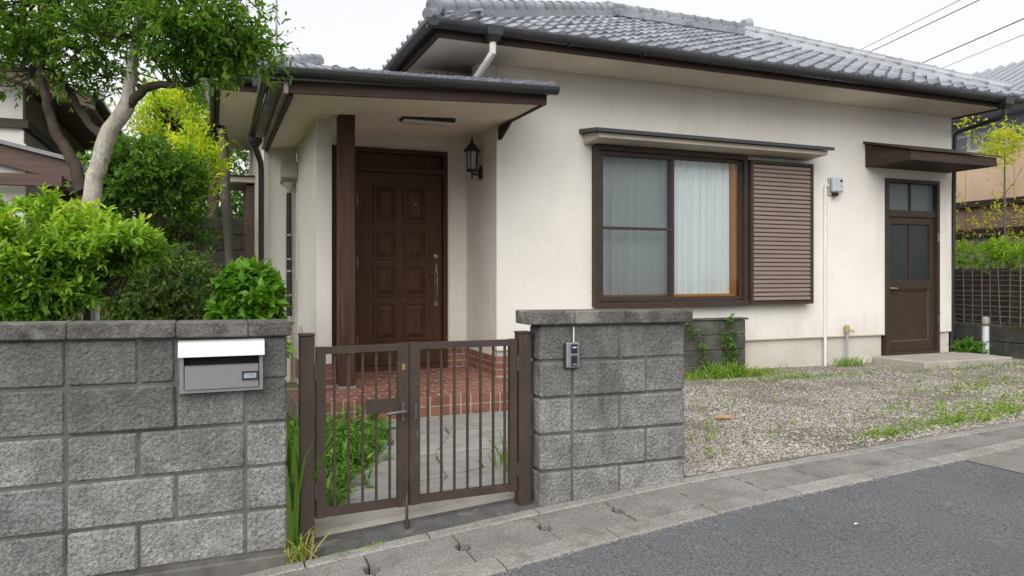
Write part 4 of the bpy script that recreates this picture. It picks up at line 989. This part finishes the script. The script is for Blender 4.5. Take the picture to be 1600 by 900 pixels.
# bright broad-leaved plant
bp = thing('broadleaf_plant', 'bright green broad-leaved bush beside the porch side wall', 'shrub', tuple(at(388, 560, 6.0) * (1, 1, 0) + (0, 0, -.05)))
Cs = np.concatenate([in_blob(at(388, 470, 6.0), (.25, .25, .22), 60, .6), in_blob(at(385, 435, 6.0), (.10, .12, .08), 10, .3), in_blob(at(388, 540, 6.0), (.24, .22, .38), 50, .6)])
foliage('foliage', Cs, .05, 5, 6, .07, .095, .052, L_BROAD, bp, up=.5, out=at(388, 500, 6.1), droop=.3)
q = at(388, 560, 6.0); q[2] = -.05
for s_ in (-.06, .05): limb('stem', [q, q + (s_, 0, .25), q + (s_*2.4, .02, .45)], [.016, .012, .007], BARKG, bp, 6)
# small shrub between
sm = thing('thin_shrub', 'small loose shrub in front of dark garden retaining wall', 'shrub', tuple(at(285, 520, 8.6) * (1, 1, 0) + (0, 0, -.05)))
Cs = in_blob(at(288, 362, 8.6), (.38, .3, .24), 60, .3)
foliage('foliage', Cs, .1, 6, 8, .10, .05, .018, L_MID, sm, up=.2, out=at(285, 380, 8.6))
q = at(282, 520, 8.6); q[2] = -.05
limb('stem', [q, at(265, 400, 8.6), at(250, 340, 8.6)], [.03, .022, .015], BARKD, sm, 7); twigs_to('twigs', Cs, [at(265, 400, 8.6), at(262, 380, 8.6)], BARKD, sm, .005)
# mid green tree
md = thing('dark_green_tree', 'dense dark green small tree behind the leaning trunk', 'tree', tuple(at(240, 520, 8.0) * (1, 1, 0) + (0, 0, -.05)))
Cs = np.concatenate([in_blob(at(228, 278, 8.0), (.56, .5, .34), 130, .45), in_blob(at(190, 300, 7.9), (.34, .3, .24), 40, .4)])
foliage('crown', Cs, .12, 8, 8, .13, .072, .030, L_MID, md, up=.15, out=at(240, 280, 8.0), droop=.2)
q = at(245, 520, 8.0); q[2] = -.05
limb('trunk', [q, at(248, 400, 8.0), at(250, 330, 8.0), at(240, 270, 8.0)], [.05, .042, .035, .02], BARKD, md, 9, .004); twigs_to('twigs', Cs, [at(250, 330, 8.0), at(245, 300, 8.0), at(240, 270, 8.0)], BARKD, md, .006)
# yellow tree
yt = thing('yellow_green_tree', 'yellow-green tree glowing behind the dark garden tree', 'tree', tuple(at(280, 500, 11.5) * (1, 1, 0) + (0, 0, -.05)))
Cs = np.concatenate([in_blob(at(275, 210, 11.5), (.70, .6, .62), 120, .35), in_blob(at(303, 258, 8.9), (.24, .3, .38), 60, .35), in_blob(at(250, 165, 11.5), (.4, .4, .25), 18, .3)])
foliage('crown', Cs, .15, 5, 8, .22, .085, .028, L_YEL, yt, up=.25, out=at(275, 240, 11.5), droop=.2)
q = at(280, 500, 11.5); q[2] = -.05
limb('trunk', [q, at(282, 350, 11.5), at(278, 240, 11.5), at(270, 180, 11.5)], [.07, .06, .045, .02], BARKD, yt, 9, .005); twigs_to('twigs', Cs, [at(282, 330, 11.5), at(278, 240, 11.5), at(272, 200, 11.5)], BARKD, yt, .007)
# slim grey trunk by the wing
stt = thing('slim_tree', 'slim grey tree trunk rising beside the rear window hood', 'tree', tuple(at(362, 520, 10.6) * (1, 1, 0) + (0, 0, -.05)))
q = at(364, 520, 10.6); q[2] = -.05
limb('trunk', [q, at(360, 420, 10.6), at(354, 330, 10.6), at(350, 250, 10.6), at(346, 205, 10.7), at(326, 150, 11.2), at(318, 105, 11.4)], [.075, .072, .068, .064, .058, .045, .03], BARKG, stt, 10, .004)
Cs = in_blob(at(318, 120, 11.6), (.45, .4, .42), 50, .3)
foliage('crown', Cs, .12, 6, 8, .15, .08, .03, L_MID, stt, up=.15, droop=.2)
# far trees closing the view behind the garden
for i, (px, py, d, r, n, lab) in enumerate([(385, 300, 19, (1.3, 1.0, 1.7), 110, 'light green tree far behind the rear wing'), (230, 320, 18, (2.2, 1.2, 1.6), 130, 'green tree mass far behind the garden retaining wall'), (330, 180, 17, (.9, .9, .9), 70, 'green tree top far behind slim trunk')]):
    ft = thing('background_tree', lab, 'tree', tuple(at(px, 480, d) * (1, 1, 0) + (0, 0, -.3)), 'trees far behind the garden')
    Cs = in_blob(at(px, py, d), r, n, .45); foliage('crown', Cs, .25, 7, 8, .3, .15, .06, L_FAR, ft, up=.15, droop=.2)
    q = at(px, 480, d); q[2] = -.5; limb('trunk', [q, at(px + 4, py + 60, d), at(px, py, d)], [.14, .11, .06], BARKD, ft, 8)
# garden retaining wall
gw = thing('garden_retaining_wall', 'dark old block wall at the far end of the garden', 'wall', (-1.2, 14.3, 0))
for r in range(9):
    z0 = -.1 + r * .3; x = -4.6 - (r % 2) * .4
    while x < .6:
        if r < 8 or x < -3.5: part('block', OLDBLK, gw, x + .006, x + .79, 14.35 + rng.normal(0, .01), 14.55, z0 + .005, z0 + .293, b=.015)
        x += .8
part('mortar_core', JOINT, gw, -4.5, .9, 14.38, 14.5, -.2, 2.29)
# slim blue pipe and brown stake behind the block wall
tag(MB().tube([(at(149, 500, 4.9)[0], at(149, 500, 4.9)[1], -.1), tuple(at(149, 440, 4.9))], .025, 10).build('garden_pipe', BLUEW, smooth=True), 'pale blue pipe standing behind block wall beside the tree trunk', 'pipe')
a = at(136, 500, 4.95); tag(part('garden_stake', TIMBERN, None, a[0]-.02, a[0]+.02, a[1]-.02, a[1]+.02, -.1, 1.30), 'thin dark wooden stake behind block wall beside blue pipe', 'stake')

# ------------------------------------------------------------------ neighbour on the left
nb = thing('neighbour_house', 'white plastered neighbouring house with brown timber eaves at far left', 'house', (-4.5, 13, -.1))
part('wall', PLASTERN, nb, -7.0, -2.41, 12.0, 12.15, -.3, 4.2); part('wall', PLASTERD, nb, -2.56, -2.412, 12.152, 17.5, -.3, 3.9)
part('corner_post', PLASTERN, nb, -2.44, -2.395, 11.985, 12.03, 2.2, 3.25)
part('belt_beam', BROWN, nb, -7.0, -2.33, 11.93, 11.998, 3.28, 3.40); part('belt_beam', BROWN, nb, -2.41, -2.34, 12.0, 17.4, 3.28, 3.40)
def slope(xa, za, xb, zb, y0, y1, th, m, name):
    return MB().prism([(xa, za), (xb, zb), (xb, zb + th), (xa, za + th)], y0, y1, 'y').build(name, m, nb)
slope(-6.0, 5.10, -1.46, 3.50, 11.42, 11.46, .17, TIMBERN, 'verge_board'); slope(-6.0, 5.14, -1.50, 3.53, 11.465, 17.5, .06, TIMBERN, 'eave_boarding')
rs = slope(-6.1, 5.31, -1.38, 3.64, 11.38, 17.6, .05, TILE, 'roof')
for k in range(19): MB().tube([(-5.9 + k*.25, 11.36, 5.31 - (k*.25 + .2) * .3538 + .06), (-5.9 + k*.25, 11.50, 5.31 - (k*.25 + .2) * .3538 + .06)], .07, 8).build('verge_tile', TILE, rs)
slope(-6.0, 3.44, -1.62, 2.44, 10.75, 10.80, .24, TIMBERN, 'lower_verge_board'); slope(-6.0, 3.70, -1.58, 2.68, 10.70, 12.0, .05, M('lower_roof_sheet', (.22, .22, .23), (.15, .15, .16), 3, .5), 'lower_roof')
part('lower_beam', TIMBERN, nb, -6.0, -1.72, 10.60, 10.74, 2.36, 2.50); part('lower_beam', TIMBERN, nb, -1.85, -1.73, 10.972, 12.6, 2.36, 2.52)
part('lower_wall', PLASTERN, nb, -6.0, -2.15, 10.85, 10.95, -.3, 2.9); part('lower_wall', TIMBERN, nb, -2.14, -1.75, 11.9, 11.98, -.3, 2.6)

# ------------------------------------------------------------------ right side: boundary wall, lattice, hedge, neighbours
rb = thing('boundary_wall', 'low weathered concrete boundary wall right of the house', 'wall', (11.1, 8, 0))
for r, (z0, z1) in enumerate(((-.1, .24), (.245, .50))):
    for y0 in rangef(4.0 - .45 * (r % 2), 13.4, .9): part('block', OLDBLK, rb, 11.1, 11.24, y0 + .004, y0 + .896, z0, z1, b=.01)
lt = thing('lattice_fence', 'dark weathered bamboo lattice fence on the concrete boundary wall', 'fence', (11.15, 8, .5))
for y0 in rangef(4.2, 12.6, .15):
    ya0, yb0 = y0 + rng.normal(0, .012), y0 + rng.normal(0, .022); MB().tube([(11.13, ya0, .503), (11.13, yb0, 1.40 + rng.normal(0, .02))], .008, 6).build('upright', LATT, lt)
for z0 in rangef(.55, 1.37, .078): MB().tube([(11.15, y_, z0 + rng.normal(0, .007)) for y_ in rangef(4.1, 12.7, .86)], .0075, 6).build('lath', LATT, lt)
for y0 in rangef(4.3, 12.5, 1.6): part('post', BARKD, lt, 11.166, 11.24, y0, y0 + .07, .503, 1.45)
part('backing_panel', M('dark_backing', (.055, .047, .04), (.03, .026, .022), 4, .95), lt, 11.26, 11.28, 4.0, 12.8, .503, 1.36)
hh = thing('clipped_hedge', 'yellow-green clipped hedge along the top of lattice fence', 'hedge', (11.5, 8, 0))
Cs = np.stack([rng.uniform(11.15, 11.65, 620), rng.uniform(6.0, 12.2, 620), rng.uniform(1.34, 1.76, 620)], 1)
foliage('foliage', Cs, .08, 6, 8, .08, .05, .020, L_HEDR, hh, up=.5, droop=.12)
for y0 in rangef(6.3, 12, 1.1): limb('stem', [(11.45, y0, -.1), (11.46, y0, .8), (11.44, y0 + .05, 1.5)], [.03, .025, .015], BARKD, hh, 6)
tw = thing('terrace_wall', 'tan panelled retaining wall above the hedge at far right', 'wall', (13.2, 10, 0))
for z0, z1, m in ((-.2, 1.95, PLASTERD), (2.10, 2.50, BANDB), (2.62, 3.50, TANW)):
    y0 = 6.0
    while y0 < 15: part('panel', m, tw, 13.0, 13.14, y0 + .005, min(y0 + .895, 15), z0, z1, b=.008); y0 += .9
part('ledge', BROWN, tw, 12.93, 13.14, 6.0, 15, 1.955, 2.095); part('ledge', BROWN, tw, 12.93, 13.14, 6.0, 15, 2.505, 2.615); part('top_rail', GREYW, tw, 12.97, 13.2, 6.0, 15, 3.505, 3.56)
part('core', JOINT, tw, 13.141, 13.6, 6.0, 15, -.2, 3.50)
# straggling yellow climber on it
yv = thing('yellow_climber', 'sparse yellow-leaved climber trailing over the tan wall at right', 'climber', (12.6, 9, .5))
Cs, rts = [], []
for k in range(26):
    y0 = rng.uniform(7.3, 11.8); x0 = rng.uniform(12.2, 12.75); z0 = rng.uniform(1.3, 2.3); pts = [np.array((x0, y0, z0 - .5))]
    for s_ in range(6): pts.append(pts[-1] + np.array((rng.normal(0, .05), rng.normal(0, .12), rng.uniform(.16, .34))))
    MB().tube(pts, [.008, .008, .007, .006, .005, .004, .003], 5).build('stem', BARKG, yv); Cs += pts[1:]; rts.append(pts)
Cs = np.array(Cs); Cs = np.concatenate([Cs, np.stack([rng.uniform(12.2, 12.7, 90), rng.uniform(7.3, 11.6, 90), rng.uniform(1.6, 2.5, 90)], 1), in_blob(at(1565, 228, 12.0), (.50, .3, .32), 110, .2), in_blob(at(1520, 200, 11.8), (.25, .3, .12), 10, .2)])
foliage('foliage', Cs, .12, 3, 4, .15, .066, .030, L_YELR, yv, up=.2, droop=.2)
q = at(1570, 235, 12.0); limb('stem', [(q[0]+.1, q[1], -.2), (q[0], q[1], 2.0), tuple(q)], [.025, .018, .006], BARKG, yv, 6)
# grey house
gh = thing('grey_house', 'grey clad house with tiled roof glimpsed behind tan wall', 'house', (18, 13, 0))
part('wall', GREYW, gh, 17.5, 17.7, 6, 22, -.3, 5.05)
for y0 in (11.2, 12.75, 14.3, 15.9):
    wf = MB().box(17.43, 17.498, y0, y0 + 1.25, 3.6, 4.75).build('window', M('white_sash', (.6, .61, .62), None, 4, .5), gh)
    for a in (.06, .66): part('pane', PANEG, wf, 17.42, 17.429, y0 + a, y0 + a + .53, 3.67, 4.68)
part('eave', GREYW, gh, 16.7, 17.7, 6, 22, 5.06, 5.18)
gr = MB().prism([(16.6, 5.19), (20.6, 7.1), (20.6, 7.0), (16.6, 5.10)], 5.8, 22.2, 'y').build('roof', M('grey_roof', (.30, .32, .36), (.24, .26, .29), 2, .5), gh)
for k in range(46): MB().tube([(16.58, 6 + k*.35, 5.22), (20.5, 6 + k*.35, 7.09)], .06, 6).build('roof_roll', gr.data.materials[0], gr)
half_gutter('gutter', (16.53, 22, 5.16), (16.53, 5.8, 5.16), .07, gh, GREYW)
fb = thing('far_building', 'pale concrete building rising beyond right end of the roof', 'building', (28, 12, 0))
part('wall', PLASTERN, fb, 24.0, 32, 8, 16.3, -.3, 7.55); part('parapet', M('parapet_grey', (.45, .45, .44), None, 3, .9), fb, 23.9, 32.1, 7.9, 16.4, 7.551, 7.72)

# ------------------------------------------------------------------ cables and antenna
for i, (a, b, lab) in enumerate([((1350, 75), (1500, 0), 'thin overhead cable, uppermost of the five at top right'), ((1366, 78), (1530, 0), 'overhead cable, second from the top at the upper right'), ((1446, 96), (1600, 29), 'thick dark overhead cable, middle one at the upper right'),
                               ((1478, 104), (1600, 54), 'faint overhead cable just below the thick dark one'), ((1540, 116), (1600, 96), 'lowest overhead cable touching the roof end at right')]):
    A, B = at(*a, 30), at(*b, 22); d = B - A; A2, B2 = A - d * 1.2, B + d * 3
    n = 14; pts = [A2 + (B2 - A2) * t for t in np.linspace(0, 1, n)]
    tag(MB().tube(pts, (.010, .015, .018, .009, .014)[i], 5).build('overhead_cable', BLACKM), lab, 'cable', 'cables over the roof')
q = at(432, 100, 12.2)
an = thing('antenna_mast', 'thin grey antenna mast rising behind the porch roof', 'antenna', (q[0], q[1], 3.6))
MB().tube([(q[0], q[1], 3.7), (q[0], q[1], 7.6)], .018, 8).build('pole', GREYP, an); MB().tube([(q[0] - .5, q[1], 7.4), (q[0] + .5, q[1], 7.4)], .01, 6).build('boom', GREYP, an)
for k in range(6): MB().tube([(q[0] - .45 + k*.18, q[1] - .25, 7.41), (q[0] - .45 + k*.18, q[1] + .25, 7.41)], .005, 5).build('element', GREYP, an)

# ------------------------------------------------------------------ gravel and weeds
def stones(name, X, Y, size, m, lift=.0):
    n = len(X); Z = np.array([gz(a, b) for a, b in zip(X, Y)]) + lift
    o = np.array([(1, 0, 0), (0, 1, 0), (-1, 0, 0), (0, -1, 0), (0, 0, 1), (0, 0, -1)], float)
    V = o[None] * (size[:, None, None]) * rng.uniform(.55, 1.25, (n, 6, 1)) * np.array((1, .8, .5))
    a = rng.uniform(0, 6.28, n); c, s_ = np.cos(a)[:, None], np.sin(a)[:, None]
    V = np.stack([V[..., 0]*c - V[..., 1]*s_, V[..., 0]*s_ + V[..., 1]*c, V[..., 2] + V[..., 0]*rng.normal(0, .35, (n, 1))], -1)
    V += np.stack([X, Y, Z + size * .12], -1)[:, None]
    f = np.array([(0, 1, 4), (1, 2, 4), (2, 3, 4), (3, 0, 4), (1, 0, 5), (2, 1, 5), (3, 2, 5), (0, 3, 5)])
    F = (f[None] + (np.arange(n) * 6)[:, None, None]).reshape(-1, 3)
    return batch(name, V.reshape(-1, 3), F, np.repeat(rng.random(n), 8), m)
n = 120000
X = 2.45 + 8.6 * rng.random(n) ** 1.35; Y = 3.72 + 4.1 * rng.random(n) ** 1.15
ok = (Y > 3.60 + .045 * X) & ~((X > 8.6) & (X < 10.5) & (Y > 6.95)) & (Y < 7.75) & (X < 11.0)
ok &= ~((X < 2.62) & (Y < 3.85))
field = np.sin(2.1*X + 1.3*Y) + np.sin(3.7*Y - 1.9*X + 1) + .7*np.sin(5.3*X + 4.1*Y)
ok &= (field < .9) | (rng.random(n) < .4)
X, Y = X[ok], Y[ok]
stuff(stones('gravel', X, Y, (.0045 + .011 * rng.random(len(X)) ** 2) * np.where(rng.random(len(X)) < .03, 1.8, 1), GRAV), 'grey and tan gravel covering the front yard', 'gravel')
def grass(name, X, Y, h, w, m, parent=None, lean=.5, z=None, droop=.35):
    n = len(X); Z = np.array([gz(a, b) for a, b in zip(X, Y)]) if z is None else z
    P = np.stack([X, Y, Z - .003], -1); D = unit(rv(n, lean) * (1, 1, .2) + np.array((0, 0, 1.0)))
    a = rng.uniform(0, 6.28, n); bend = np.stack([np.cos(a), np.sin(a), -.35 * np.ones(n)], -1) * droop * rng.uniform(.3, 1.3, (n, 1))
    return blades(name, P, D, bend, h, w, rng.random(n), m, parent)
def patch(cx, cy, sx, sy, n): return rng.normal(cx, sx, n), rng.normal(cy, sy, n)
def valid(X, Y): return (Y > 3.62 + .045 * X) & ~((X > 8.68) & (X < 10.44) & (Y > 6.97)) & (Y < 7.79)
GX, GY = [], []
for cx, cy, sx, sy, n in [(4.7, 4.0, .25, .06, 260), (5.5, 4.08, .30, .08, 420), (6.3, 4.2, .45, .12, 520), (7.4, 4.5, .6, .3, 420), (5.9, 4.6, .4, .12, 120), (7.5, 5.4, .5, .2, 220), (9.0, 5.6, .8, .4, 380), (8.2, 6.3, .7, .2, 200),
                          (9.6, 6.80, .8, .06, 260), (7.2, 7.0, .9, .08, 260), (6.4, 6.95, .6, .08, 220), (3.0, 4.4, .25, .5, 90), (2.9, 5.4, .3, .5, 120), (4.2, 5.6, .8, .6, 110), (5.0, 6.4, .9, .4, 140), (3.4, 4.7, .5, .3, 60), (10.3, 5.5, .7, .6, 380), (6.9, 5.8, 1.0, .5, 120), (2.66, 3.76, .03, .03, 14)]:
    a, b = patch(cx, cy, sx, sy, n); GX.append(a); GY.append(b)
X, Y = np.concatenate(GX), np.concatenate(GY); q = valid(X, Y) & (X > 2.62); X, Y = X[q], Y[q]
stuff(grass('yard_weeds', X, Y, rng.uniform(.015, .055, len(X)), rng.uniform(.006, .014, len(X)), L_GRASS, lean=1.1), 'sparse short weeds growing through the gravel yard', 'weeds')
CL = []
for cx, cy, sx, sy, n in [(4.55, 4.0, .12, .05, 16), (5.3, 4.06, .22, .06, 36), (6.2, 4.2, .45, .10, 75), (7.3, 4.4, .6, .2, 60), (5.85, 4.55, .35, .08, 22), (7.6, 5.5, .5, .12, 40), (9.2, 5.7, .8, .3, 60), (10.2, 5.4, .5, .5, 50), (3.2, 4.5, .35, .35, 16), (4.4, 5.5, .8, .6, 24), (6.6, 6.95, .7, .07, 44), (9.4, 6.85, .7, .05, 36), (3.0, 5.2, .25, .4, 14)]:
    a_, b_ = patch(cx, cy, sx, sy, n); CL.append(np.stack([a_, b_], 1))
CL = np.concatenate(CL); CL = CL[valid(CL[:, 0], CL[:, 1]) & (CL[:, 0] > 2.64)]
CL = np.concatenate([CL, np.array([[gz(*p) + .012] for p in CL])], 1)
stuff(foliage('yard_leafy_weeds', CL, .05, 3, 5, .035, .028, .013, L_YARD, None, up=.55, droop=.25), 'low leafy yellow-green weeds dotted over gravel yard', 'weeds')
# tall grass at the low block wall
X, Y = patch(5.80, 7.38, .42, .09, 1200); q = (Y < 7.57)
stuff(grass('wall_foot_grass', X[q], Y[q], rng.uniform(.06, .24, q.sum()) * np.where(np.abs(X[q] - 5.8) < .3, 1.5, .9), rng.uniform(.006, .011, q.sum()), L_GRASS, lean=.6), 'tall green grass clump at foot of the low dark block wall', 'grass')
vn = thing('creeping_vine', 'leafy green vine climbing the low dark block wall', 'vine', (5.8, 7.5, 0))
Cs = []
for x0, xs_ in ((5.60, -.02), (5.95, .01), (6.02, .0)):
    pts = [np.array((x0, 7.50, .0))]
    for k in range(8): pts.append(pts[-1] + np.array((xs_ * .6 + rng.normal(0, .03), rng.normal(.004, .008), .085)))
    for p_ in pts: p_[1] = min(p_[1], 7.555)
    MB().tube(pts, .005, 5).build('stem', BARKD, vn); Cs += pts
foliage('foliage', np.array(Cs), .05, 4, 5, .07, .05, .030, L_WEED, vn, up=.1, droop=.2, keep=lambda P: P[:, 1] < 7.565)
X, Y = patch(8.05, 7.62, .10, .06, 170); tag(grass('weed_tuft', X, np.minimum(Y, 7.77), rng.uniform(.1, .26, 170), rng.uniform(.005, .01, 170), L_GRASS, lean=.4), 'grass tuft between the white conduit and the tap pipe', 'weeds')
X, Y = patch(10.55, 7.72, .12, .12, 200); Cs = np.stack([X, Y, rng.uniform(.03, .25, 200)], 1); tag(foliage('leafy_weed', Cs[:90], .04, 3, 5, .05, .055, .03, L_WEED, None, up=.4), 'low leafy weed behind the concrete step at house corner', 'weeds')
# inside the gate
X, Y = np.concatenate([rng.uniform(.50, 1.15, 2400), rng.uniform(.75, 1.35, 1200)]), np.concatenate([rng.uniform(4.1, 6.3, 2400), rng.uniform(5.1, 6.6, 1200)])
q = (X < .62 + .36 * (Y - 4.0)) & (Y > 4.3 + rng.normal(0, .12, len(X))); X, Y = X[q], Y[q]
Cs = np.stack([X, Y, np.array([gz(a, b) for a, b in zip(X, Y)]) + rng.uniform(.01, .12, len(X)) * (.4 + .6 * (np.sin(5*X + 3*Y) > -.2))], 1)
stuff(foliage('path_weeds', Cs[::9], .09, 3, 5, .07, .078, .024, L_WEED, None, up=.5, droop=.25), 'dense green weeds covering the bed left of flagstone path', 'weeds')
X, Y = np.concatenate([patch(1.2, 4.6, .5, .5, 260)[0], rng.uniform(.8, 2.9, 4500)]), np.concatenate([patch(1.2, 4.6, .3, .03, 260)[1], rng.uniform(4.1, 6.74, 4500)])
X2, Y2 = rng.uniform(1.3, 3.0, 500), rng.normal(6.70, .03, 500)
X, Y = np.concatenate([X, X2]), np.concatenate([Y, Y2])
def off_stone(x, y):
    for pl in flags:
        c = False; j_ = len(pl) - 1
        for i_ in range(len(pl)):
            if (pl[i_][1] > y) != (pl[j_][1] > y) and x < (pl[j_][0]-pl[i_][0]) * (y-pl[i_][1]) / (pl[j_][1]-pl[i_][1]) + pl[i_][0]: c = not c
            j_ = i_
        if c: return False
    return True
q = np.array([3.99 < b < 6.745 and off_stone(a, b) for a, b in zip(X, Y)]); X, Y = X[q], Y[q]
stuff(grass('joint_grass', X, Y, rng.uniform(.012, .04, len(X)), rng.uniform(.006, .012, len(X)), L_GRASS, lean=.8), 'short moss and grass in the flagstone joints', 'grass')
X, Y = patch(1.98, 4.45, .14, .16, 420); q = off = np.array([a > 1.66 for a in X]); X, Y = X[q], Y[q]
tag(grass('path_side_weed', X, Y, rng.uniform(.10, .42, len(X)), rng.uniform(.007, .014, len(X)), L_GRASS, lean=.35), 'tall pale green weed behind right gate post', 'weeds')
# weeds in the gap between block wall and gate post
X, Y = rng.uniform(.345, .395, 60), rng.uniform(3.70, 4.05, 60)
tag(grass('gap_weed', X, Y, rng.uniform(.40, .92, 60), rng.uniform(.018, .034, 60), L_WEED, lean=.10, droop=.15), 'tall broad-bladed weed between block wall and gate post', 'weeds')
X, Y = rng.normal(.385, .03, 70), rng.normal(3.60, .02, 70)
tag(grass('dry_weed_tuft', X, Y, rng.uniform(.08, .28, 70), rng.uniform(.005, .010, 70), L_DRY, lean=.32, droop=.5), 'straggly drying weed tuft at foot of the left gate post', 'weeds')
X, Y = rng.uniform(.45, .80, 40), rng.normal(3.575, .012, 40)
stuff(grass('kerb_weed', X, Y, rng.uniform(.02, .06, 40), rng.uniform(.006, .012, 40), L_GRASS, lean=.8), 'tiny weeds along gutter edge below the gate', 'weeds')
X = rng.uniform(-1, 9, 2600); e_ = rng.random(2600); Y = np.where(e_ < .55, ya(X) - np.abs(rng.normal(0, .035, 2600)), yk(X) - .09 + rng.normal(0, .012, 2600))
G_ = stones('kerb_grit', X, Y, rng.uniform(.002, .0055, 2600), GRAV, lift=.0)
stuff(G_, 'fine grit gathered along the gutter and asphalt edge', 'grit')
# tan piece of wood on the gravel
c0 = np.array((3.93, 5.03)); w_ = MB().tube([(c0[0]-.075, c0[1]+.03, .075), (c0[0]-.05, c0[1]+.02, .082), (c0[0]+.03, c0[1]-.01, .084), (c0[0]+.075, c0[1]-.035, .074)], [.008, .018, .020, .008], 8)
tag(w_.build('wood_scrap', M('tan_wood', (.40, .26, .15), (.28, .17, .09), 20, .8), smooth=True), 'small orange-brown scrap of wood lying on gravel', 'wood')
q = (at(1335, 774, 3.55)); tag(leaves('fallen_leaf', np.array([[q[0], q[1], zk(q[0]) + .004]]), np.array([[1., .3, .05]]), np.array([[0, 0, 1.]]), np.array([.045]), np.array([.018]), np.array([1.]), M('bleached_leaf', (.6, .57, .5)), None), 'small bleached leaf lying on the asphalt road', 'leaf')
